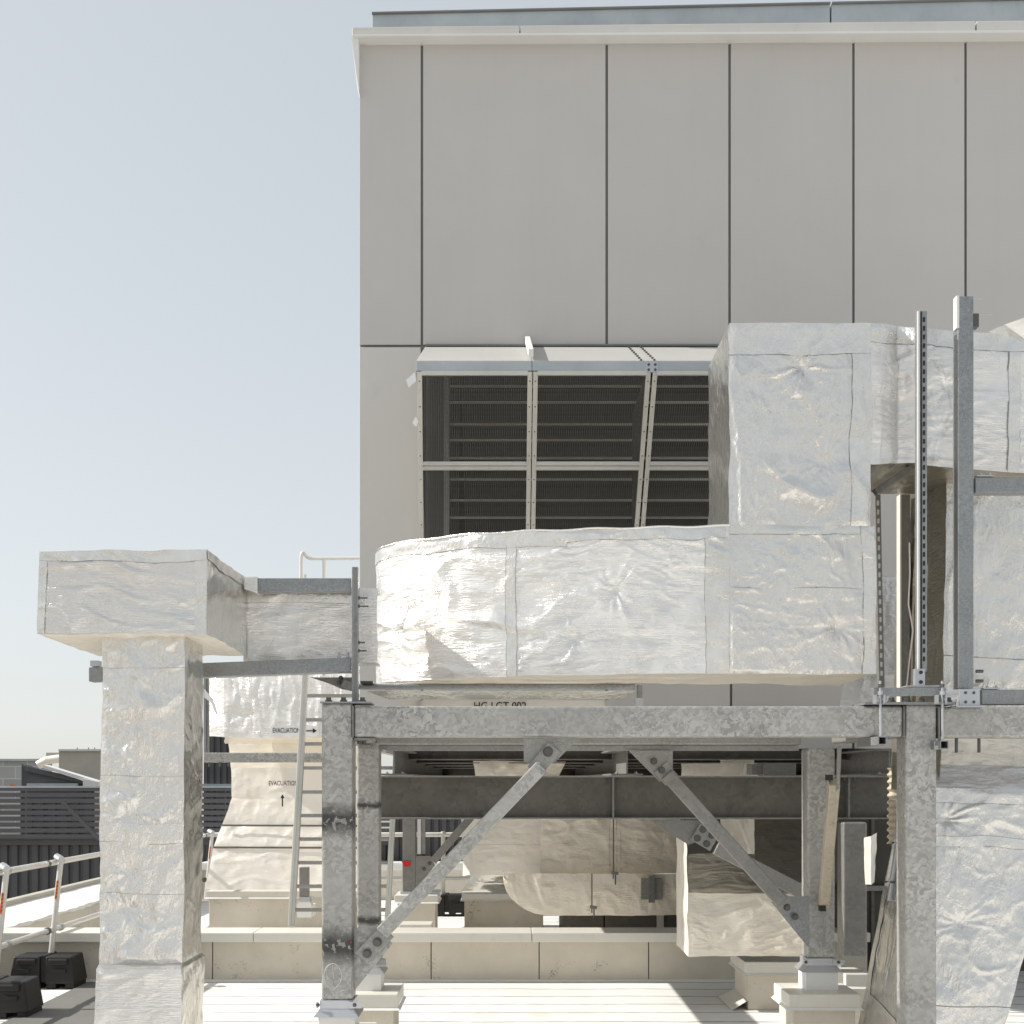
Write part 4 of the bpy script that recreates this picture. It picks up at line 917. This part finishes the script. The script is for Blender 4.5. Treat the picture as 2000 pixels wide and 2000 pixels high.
q = thing('upright_strut', W(402,1470,11.6), 'thin upright strut seen beside the riser, with loose tape', 'strut')
MB().pbox(398,1322,402,1470,11.5,.04).build('channel', M['galv_mill'], q); MB().pbox(404,1322,407,1470,11.52,.04).build('channel', M['galv_dark'], q)
MB().ppoly([(399,1345),(409,1358),(416,1365),(425,1392),(422,1396),(412,1372),(399,1362)], 11.4, .003).build('loose_tape', M['label'], q)

# pipe and luminaire under central duct
q = thing('support_pipe', W(960,1341,7.4), 'round support pipe running under the central duct', 'pipe')
MB().tube(W(701,1341,7.35), W(1240,1341,7.35), .018, 16).build('pipe', M['galv_mill'], q, smooth=True)
MB().pbox(704,1330,728,1335,7.3,.05).build('clip', M['bolt'], q)
s_ = MB().tube(W(1249,1338,7.35), W(1249,1364,7.35), .017, 12).build('stem', M['galv_mill'], q, smooth=True); MB().pbox(1241,1363,1257,1380,7.33,.05).build('foot', M['zinc'], s_)
q = thing('light_fitting', W(960,1366,8.2), 'long shiny trough fitting under the central duct, marked HG LGT 002', 'light fitting')
MB().hexa([W(712,1349,7.6),W(1242,1349,7.6),W(1212,1366,7.75),W(760,1366,7.75),W(712,1349,8.1),W(1242,1349,8.1),W(1212,1366,8.0),W(760,1366,8.0)]).build('trough', M['foil_smooth'], q)
MB().hexa(ch((785,1368),(1192,1368),(1192,1420),(785,1420),8.0,.05)).build('face_panel', M['flash'], q); MB().pbox(816,1367,821,1400,7.98,.01).build('clip', M['zinc'], q); MB().pbox(1184,1367,1190,1400,7.98,.01).build('clip', M['zinc'], q)
text(q, 'HG LGT 002', 926, 1028, 1386, 7.985, yscale=15, bold=.01)
text(q, 'HG LGT 002', 930, 1026, 1364, 7.62, yscale=8, mat='joint', name='reflected_lettering') if False else None

# ---- right hand struts
q = thing('steel_post', W(1886,1345,6.75), 'tall plain galvanized post right of the slotted strut', 'post')
MB().box(XX(1871,6.72),XX(1902,6.72),6.72,6.80,ZZ(1345,6.72),ZZ(578,6.72)).build('shaft', M['galv_mill'], q, bev=.005)
MB().pbox(1868.5,577,1873.5,640,6.715,.05).build('edge_strip', M['flash_w'], q)
MB().pbox(1902,612,1912,638,6.72,.05).build('side_bracket', M['bolt'], q)
for (y_,l_) in ((584,1918),(614,1936)): MB().tube(W(1902,y_,6.76), W(l_,y_,6.76), .004, 8).build('threaded_rod', M['zinc'], q)
bp = MB().pbox(1874,1346,1914,1378,6.64,.02).build('base_bracket', M['zinc'], q, bev=.002)
for (x,y) in ((1886,1353),(1902,1353),(1886,1371),(1902,1371)): bolt(bp, W(x,y,6.64), .006, .01)
MB().pbox(1868,1378,1926,1380.5,6.6,.2).build('foot_plate', M['zinc'], q)
for y_ in (1311,1330): MB().tube(W(1906,y_,6.76), W(1920,y_,6.76), .009, 8).build('stud', M['bolt'], q)
for (yt,yb_,xx,lb,d_) in ((932,962,1905,'upper short channel reaching right from the tall post',6.76),(1347,1376,1918,'channel lying on the right beam beside the tall post',6.75)):
    q = thing('strut_rail', W(xx,yb_,d_), lb, 'rail'); MB().pbox(xx,yt,2100,yb_,d_,.08).build('channel', M['galv_mill'], q, bev=.004)
    MB().pbox(xx+3,yt-4,xx+36,yt-1.5,d_,.06).build('angle_cleat', M['zinc'], q)
    for p_ in (xx+10,xx+28): bolt(q, W(p_,yt-4,d_+.03), .007, .012, (0,0,1), 'zinc')
# slotted strut
def slotted(px0, px1, y0, y1, D_, label, step, dep=.045, lean=0, sm='black', side=.5, mat='galv_mill', slot=(.32,.68)):
    q = thing('slotted_strut', W((px0+px1)/2, y1, D_), label, 'strut')
    P = ch((px0,y0),(px1,y0),(px1+lean,y1),(px0+lean,y1),D_,dep); MB().hexa(P).build('channel', M[mat], q, bev=.003)
    y = y0+step; 
    mb = MB()
    while y < y1-step:
        t = (y-y0)/(y1-y0); xa = px0+lean*t; w_ = px1-px0
        cxs = xa+w_*(slot[0]+slot[1])/2; hw = w_*(slot[1]-slot[0])/2; hh_ = step*.30
        pts = [(cxs+hw*math.cos(a_), y+(hh_-hw if hh_>hw else 0)*(1 if math.sin(a_)>0 else -1)+hw*math.sin(a_)) for a_ in np.linspace(0,2*math.pi,13)[:-1]]
        mb.ppoly(pts, D_-.0015, .001); y += step
    mb.build('slot_row', M[sm], q); return q
q = slotted(1792, 1811, 607, 1312, 6.74, 'slotted strut with double slots left of the tall post', 17, sm='black', slot=(.55,.80))
MB().pbox(1792,607,1796,1312,6.73,.008).build('lip', M['flash_w'], q); MB().pbox(1799,608,1801,1312,6.735,.004).build('groove', M['black'], q)
bk_ = MB().pbox(1786,1306,1807,1339,6.70,.03).build('base_bracket', M['zinc'], q, bev=.003)
for y_ in (1313,1332): MB().tube(W(1799,y_,6.70), W(1799,y_,6.692), .010, 12).build('bolt_hole', M['black'], bk_)
MB().pbox(1771,1338.5,1835,1341,6.68,.1).build('foot_plate', M['zinc'], q)
slotted(1709, 1720, 965, 1342, 7.72, 'perforated dark strut hugging the right edge of the central duct', 17.5, lean=8, sm='flash_w', mat='galv_dark', slot=(.3,.7))
q = thing('steel_post', W(1775,1345,7.6), 'dull steel post glimpsed behind the slotted strut', 'post')
MB().pbox(1761,965,1778,1400,7.8,.06).build('shaft', M['galv_dark'], q, bev=.003); MB().pbox(1758,965,1761,1400,7.79,.07).build('edge_strip', M['flash'], q)
q = thing('diagonal_angle', W(1713,962,7.1), 'short dark angle iron slanting under the upper duct', 'angle')
MB().bar(W(1708,962,7.05), W(1791,906,7.05), .035, .05).build('angle', M['steel_dark'], q, bev=.003)
q = thing('white_cable', W(1770,1335,7.0), 'thin pale cable hanging between the right struts', 'cable')
MB().path([W(1776,1060,7.0),W(1777,1120,7.0),W(1774,1180,7.0),W(1783,1230,7.0),W(1776,1290,7.0),W(1771,1338,7.0)], .004, 6).build('cable', M['cable'], q)
# clamped tray bar over the right column
q = thing('clamp_bar', W(1777,1359,6.6), 'short channel clamped over the front right column by two rods', 'clamp')
MB().pbox(1706,1343,1848,1359,6.60,.05).build('channel', M['galv_mill'], q, bev=.003)
for px,yb_ in ((1719,1452),(1840,1460)):
    rd = MB().tube(W(px,1330,6.58), W(px+1,yb_-12,6.58), .0065, 10).build('threaded_rod', M['zinc'], q)
    MB().tube(W(px,1336,6.58), W(px,1343,6.58), .012, 6).build('nut', M['bolt'], rd); MB().tube(W(px,1350,6.56), W(px,1357,6.56), .013, 6).build('nut', M['zinc'], rd)
    u = MB(); D_ = 6.555
    u.pbox(px-10,1357,px-6.5,1374,D_,.04); u.pbox(px+6.5,1357,px+10,1374,D_,.04); u.build('saddle', M['zinc'], q)
    # hollow square tube end below the beam
    a_ = MB(); y0 = yb_-14; xa = px-4; w_=17; t_=2
    for r in ((xa,y0,xa+w_,y0+t_),(xa,y0+w_-t_,xa+w_,y0+w_),(xa,y0+t_,xa+t_,y0+w_-t_),(xa+w_-t_,y0+t_,xa+w_,y0+w_-t_)): a_.pbox(*r, 6.56, .40)
    a_.build('square_tube', M['galv_mill'], q)

# ================================================================== LADDER AND HANDRAIL
L = thing('ladder', W(660,1812,11.15), 'aluminium ladder behind the front left column, leaning slightly right', 'ladder')
for (a_,b_) in (((601,1240),(569,1810)),((786,1240),(756,1810))):
    MB().bar(W(*a_,11.15), W(*b_,11.15), .062 if a_[0]<700 else .05, .05).build('stile', M['ladder'], L, bev=.012, seg=3)
    MB().bar(W(a_[0]-2,a_[1],11.12), W(b_[0]-2,b_[1],11.12), .006, .01).build('stile_rib', M['alu'], L)
for k in range(12):
    y = 1317+46*k-(k<6)*(5-k)*1.0; t = (y-1240)/570
    if y > 1800: break
    MB().bar(W(601-32*t+5,y,11.16), W(786-30*t-5,y,11.16), .032, .04).build('rung', M['galv_fine'], L, bev=.006)
R = thing('handrail', W(640,1130,11.3), 'cream tubular handrail at the ladder head against the sky', 'handrail')
rail = [W(588,1320,11.3),W(588,1090,11.3),W(589,1083,11.3),W(591,1079,11.3),W(593.5,1079,11.3),W(596,1083,11.3),W(600,1088,11.3),W(606,1091,11.3),W(780,1090,11.3)]
MB().path(rail, .016, 12).build('top_rail', M['pipe'], R, smooth=True)
MB().tube(W(633,1091,11.3), W(633,1320,11.3), .016, 12).build('post', M['pipe'], R, smooth=True); MB().tube(W(597,1122,11.3), W(597,1320,11.3), .012, 10).build('post', M['pipe'], R, smooth=True)

q = thing('steel_post', W(593,1762,13), 'short dark post with flared shoe seen between the ladder rungs', 'post')
MB().pbox(584,1694,602,1752,13,.1).build('shaft', M['galv_dark'], q, bev=.008); MB().pbox(583,1752,605,1762,12.98,.14).build('clamp_band', M['zinc'], q, bev=.004)
MB().ppoly([(583,1762),(605,1762),(609,1769),(579,1769)], 12.98, .14).build('skirt', M['flash_w'], q); MB().pbox(580,1769,608,1792,13,.3).build('stub', M['flash_w'], q)
# ================================================================== GUARDRAIL LEFT
G = thing('guardrail', (-3.88,10,0), 'white tubular guardrail along the left roof edge on black weights', 'guardrail')
X = -3.88; zr1, zr2 = 1.05, .48
MB().tube(V3(X,5,zr1), V3(X,16,zr1), .025, 16).build('top_rail', M['pipe'], G, smooth=True); MB().tube(V3(X,5,zr2), V3(X,12.2,zr2), .023, 16).build('mid_rail', M['pipe'], G, smooth=True)
for d_ in (9.36, 10.5, 13.6, 15.9):
    MB().tube(V3(X+.07,d_,zr1+.03), V3(X-.02,d_,.22), .023, 14).build('post', M['pipe'], G, smooth=True)
    for z_ in (zr1, zr2):
        MB().tube(V3(X,d_+.16,z_), V3(X,d_+.20,z_), .033, 14).build('fitting', M['zinc'], G, smooth=True); MB().tube(V3(X,d_-.14,z_), V3(X,d_-.11,z_), .031, 14).build('fitting', M['bolt'], G, smooth=True)
    MB().tube(V3(X+.08,d_-.02,zr1+.028), V3(X+.02,d_+.04,zr1+.05), .03, 8).build('post_cap', M['zinc'], G)
    s_ = MB().bar(V3(X+.052,d_-.0300,.90), V3(X+.034,d_-.0300,.74), .017, .003).build('warning_label', M['orange'], G)
    for z_ in (.76,.79,.82,.85,.88): MB().bar(V3(X+.032+(z_-.7)*.09,d_-.033,z_), V3(X+.043+(z_-.7)*.09,d_-.033,z_+.006), .006, .002).build('label_print', M['text'], s_)
G = thing('guardrail', (-1.5,16,0), 'far white guardrail crossing beneath the plant room', 'guardrail')
MB().tube(V3(-3.88,16,zr1), V3(.3,16,zr1), .03, 12).build('top_rail', M['pipe'], G, smooth=True); MB().tube(V3(-3.88,16,.48), V3(.3,16,.48), .026, 12).build('mid_rail', M['pipe'], G, smooth=True)
for x_ in (-2.3,-.83,.2): MB().tube(V3(x_,16,zr1+.04), V3(x_,16,.2), .028, 12).build('post', M['pipe'], G, smooth=True)
def weight(x, y, label, sc=1.0, rot=0):
    w = thing('counterweight', (x,y,0), label, 'counterweight', 'black guardrail counterweights')
    w_, d_, h_ = .28*sc, .16*sc, .275*sc
    for s_ in (-1,1):
        # two tapered blocks with recessed pockets either side of a central groove
        xa, xb = (x-w_, x-.022) if s_<0 else (x+.022, x+w_)
        ta, tb = (xa+.035, xb) if s_<0 else (xa, xb-.035)
        MB().hexa([V3(ta,y-d_+.02,h_),V3(tb,y-d_+.02,h_),V3(xb,y-d_,.045),V3(xa,y-d_,.045),V3(ta,y+d_-.02,h_),V3(tb,y+d_-.02,h_),V3(xb,y+d_,.045),V3(xa,y+d_,.045)]).build('block', M['black'], w, bev=.014)
        for q_ in ((xa+.01,xa+.09),(xb-.09,xb-.01)): MB().box(q_[0],q_[1],y-d_+.015,y+d_-.015,0,.05).build('foot', M['black'], w, bev=.008)
        MB().box((xa+xb)/2-.05,(xa+xb)/2+.05,y-d_-.008,y-d_+.01,.14,.17).build('handle_slot', M['dark'], w)
        MB().box(ta+.03,tb-.03,y-d_-.004,y-d_+.03,.205,.255).build('moulded_ledge', M['black'], w, bev=.012)
    MB().box(x-.03,x+.03,y-d_+.04,y+d_-.04,.05,h_+.01).build('socket', M['black'], w, bev=.01)
    return w
weight(-3.9, 10.46, 'black rubber counterweight at the foot of the second guardrail post')
weight(-3.79, 9.17, 'nearest black rubber counterweight cut by the left edge')
weight(-.78, 16.0, 'small distant black counterweight under the far guardrail')
weight(-3.7, 13.6, 'black counterweight half hidden behind the foil riser')
weight(-2.3, 16.0, 'distant black counterweight behind the flared duct curb')

# ================================================================== BACKGROUND
def corrugated(name, x0, x1, z0, z1, D_, mat, parent, pitch=.155, dep=.035):
    mb = MB(); x = x0; vs = []
    while x < x1:
        for (dx,dy) in ((0,0),(pitch*.55,0),(pitch*.65,dep),(pitch*.90,dep)): vs += [(x+dx,D_+dy,z0),(x+dx,D_+dy,z1)]
        x += pitch
    mb.add(vs, [(2*i,2*i+2,2*i+3,2*i+1) for i in range(len(vs)//2-1)]); return mb.build(name, mat, parent)
Wl = thing('corrugated_wall', (-5,18.6,-3), 'charcoal ribbed sheet wall below the slatted screen', 'wall')
corrugated('sheeting', -12, 3, -4, .78, 18.62, M['charcoal'], Wl); MB().box(-12,-1.72,18.56,18.66,.78,.90).build('top_trim', M['slat'], Wl)
corrugated('tall_sheeting', -1.7, 6, .3, 1.55, 18.55, M['charcoal'], Wl, .12)
MB().box(-1.72,6,18.5,18.6,1.55,1.62).build('coping', M['slat'], Wl)
Sc = thing('slatted_screen', (-5,18.4,.9), 'dark horizontal slatted screen at the far left roof edge', 'screen')
for i in range(9):
    z = ZZ(1541+11.6*i, 18.4)
    MB().box(-12,-1.7,18.40,18.43,z-.031,z+.031).build('slat', M['slat'], Sc)
for x_ in (-11,-9.4,-7.3,-5.95,-4.3,-2.6): MB().box(x_,x_+.07,18.44,18.50,.9,1.66).build('post', M['slat'], Sc)
MB().box(-12,-1.5,18.38,18.46,1.645,1.672).build('top_rail', M['upstand'], Sc)
MB().bar(W(122,1566,18.2), W(195,1640,18.2), .05,.04).build('stay', M['slat'], Sc)
sh = thing('shed', (-5.5,21,-4), 'dark ribbed shed with pale gutter beyond the slatted screen', 'shed')
mb = MB(); 
corrugated('wall', XX(48,21), XX(175,21), -4, ZZ(1531,21), 21.02, M['charcoal'], sh, .2)
MB().ppoly([(42,1492),(60,1496),(162,1527),(162,1560),(50,1560),(42,1560)], 20.98, .03).build('gable', M['charcoal'], sh)
MB().ppoly([(42,1494),(158,1521),(162,1530),(50,1506)], 20.9, .08).build('gable_trim', M['slat'], sh)
MB().ppoly([(84,1494),(190,1526),(190,1534),(84,1500)], 20.8, .3).build('gutter', M['flash_w'], sh)
MB().ppoly([(162,1521),(192,1527),(192,1545),(162,1545)], 20.75, .1).build('downpipe_head', M['flash_w'], sh)
MB().pbox(52,1530,150,1536,20.85,.1).build('sill', M['upstand'], sh)
sh = thing('shed', (XX(430,21),21,-4), 'dark ribbed shed wall glimpsed between riser and flared duct', 'shed')
corrugated('wall', XX(395,21), XX(480,21), -4, ZZ(1322,21), 21.1, M['charcoal'], sh, .11, .03); MB().pbox(395,1531,470,1535,21.0,.1).build('trim', M['upstand'], sh)
bx = thing('roof_cabin', (XX(150,24),24.5,-9), 'cream box cabin on the neighbouring roof behind the riser', 'cabin')
MB().pbox(115,1466,260,1700,24,5).build('wall', M['cream_far'], bx); MB().pbox(114,1463,262,1467,23.95,5.1).build('roof_edge', M['flash'], bx)
for px in (150,172,184): MB().pbox(px,1460,px+1.2,1463,24,.02).build('vent_pin', M['bolt'], bx)
bw = thing('block_wall', (XX(30,30),30.5,-9), 'grey blockwork wall with pale coping at the far left', 'wall')
MB().pbox(-160,1486,90,1760,30,.4).build('blocks', M['block'], bw); MB().pbox(-160,1482,92,1486,29.9,.6).build('coping', M['upstand'], bw)
MB().pbox(90,1470,116,1484,30.5,.5).build('pier', M['cream_far'], bw)
pd = thing('foil_pipe', (XX(95,26),26,0), 'pale foil pipe elbow in front of the cream cabin', 'pipe')
MB().path([W(75,1494,26),W(92,1485,26),W(120,1481,26)], .09, 14).build('pipe', M['foil_matte'], pd, smooth=True)
w_ = thing('worker_beacon', W(22,1540,20), 'tiny orange lamp above the slatted screen', 'lamp')
MB().tube(W(22,1532,19.5), W(26,1536,19.5), .03, 8).build('lamp', M['orange'], w_)
# distant low skyline blocks
rnd = random.Random(3)
for i,(a_,b_,t_) in enumerate(((-400,-170,1490),(420,520,1497),(560,700,1500))):
    q = thing('distant_building', (XX((a_+b_)/2,90),95,-9), ['low pale building beyond the left frame edge','low distant building behind the flared duct','distant pale block behind the ladder'][i], 'building')
    MB().pbox(a_,t_,b_,1850,90,12).build('wall', M['cream_far'], q); MB().pbox(a_-2,t_-2,b_+2,t_,89.5,13).build('roof', M['flash'], q)

# ================================================================== CAMERA, LIGHT, SKY
cam = bpy.data.cameras.new('camera'); co = bpy.data.objects.new('camera', cam); COL.objects.link(co); S.camera = co
co.location = (0,0,EYE); co.rotation_euler = (math.radians(90),0,0)
cam.sensor_width = 36; cam.sensor_fit = 'HORIZONTAL'; cam.lens = 36*F/2000; cam.shift_x = (1000-CX)/2000; cam.shift_y = (HY-1000)/2000
cam.clip_start = .1; cam.clip_end = 4000
EL, AZF = math.radians(38), math.radians(-2)      # elevation; how far in front of the wall plane the sun stands
dsun = Vector((-math.cos(EL)*math.cos(AZF), -math.cos(EL)*math.sin(AZF), math.sin(EL)))
sl = bpy.data.lights.new('sun', 'SUN'); sl.energy = 5.6; sl.angle = math.radians(.5); sl.color = (1,.965,.91)
so = bpy.data.objects.new('sun', sl); COL.objects.link(so); so.rotation_euler = (-dsun).to_track_quat('-Z','Y').to_euler(); so.location = (-8,-3,12)
wd = bpy.data.worlds.new('World'); S.world = wd; wd.use_nodes = True; nt = wd.node_tree; bg = nt.nodes['Background']
sky = nt.nodes.new('ShaderNodeTexSky'); sky.sky_type = 'NISHITA'; sky.sun_disc = False; sky.sun_elevation = EL
sky.sun_rotation = math.atan2(dsun.x, dsun.y); sky.air_density = 1.0; sky.dust_density = .9; sky.ozone_density = 1.5
hs = nt.nodes.new('ShaderNodeHueSaturation'); hs.inputs['Saturation'].default_value = .50; hs.inputs['Value'].default_value = 3.25; gm = nt.nodes.new('ShaderNodeGamma'); gm.inputs[1].default_value = .35
nt.links.new(sky.outputs[0], gm.inputs[0]); nt.links.new(gm.outputs[0], hs.inputs['Color']); tm = nt.nodes.new('ShaderNodeMix'); tm.data_type = 'RGBA'; tm.blend_type = 'MULTIPLY'; tm.inputs[0].default_value = 1; nt.links.new(hs.outputs[0], tm.inputs[6]); tm.inputs[7].default_value = (.985,1.0,.995,1); nt.links.new(tm.outputs[2], bg.inputs['Color']); bg.inputs['Strength'].default_value = .14
S.view_settings.view_transform = 'Standard'; S.view_settings.look = 'None'; S.view_settings.exposure = 0; S.view_settings.gamma = 1
S.render.engine = 'CYCLES'; S.render.resolution_x = 1024; S.render.resolution_y = 1024
S.cycles.max_bounces = 8; S.cycles.diffuse_bounces = 4; S.cycles.glossy_bounces = 4
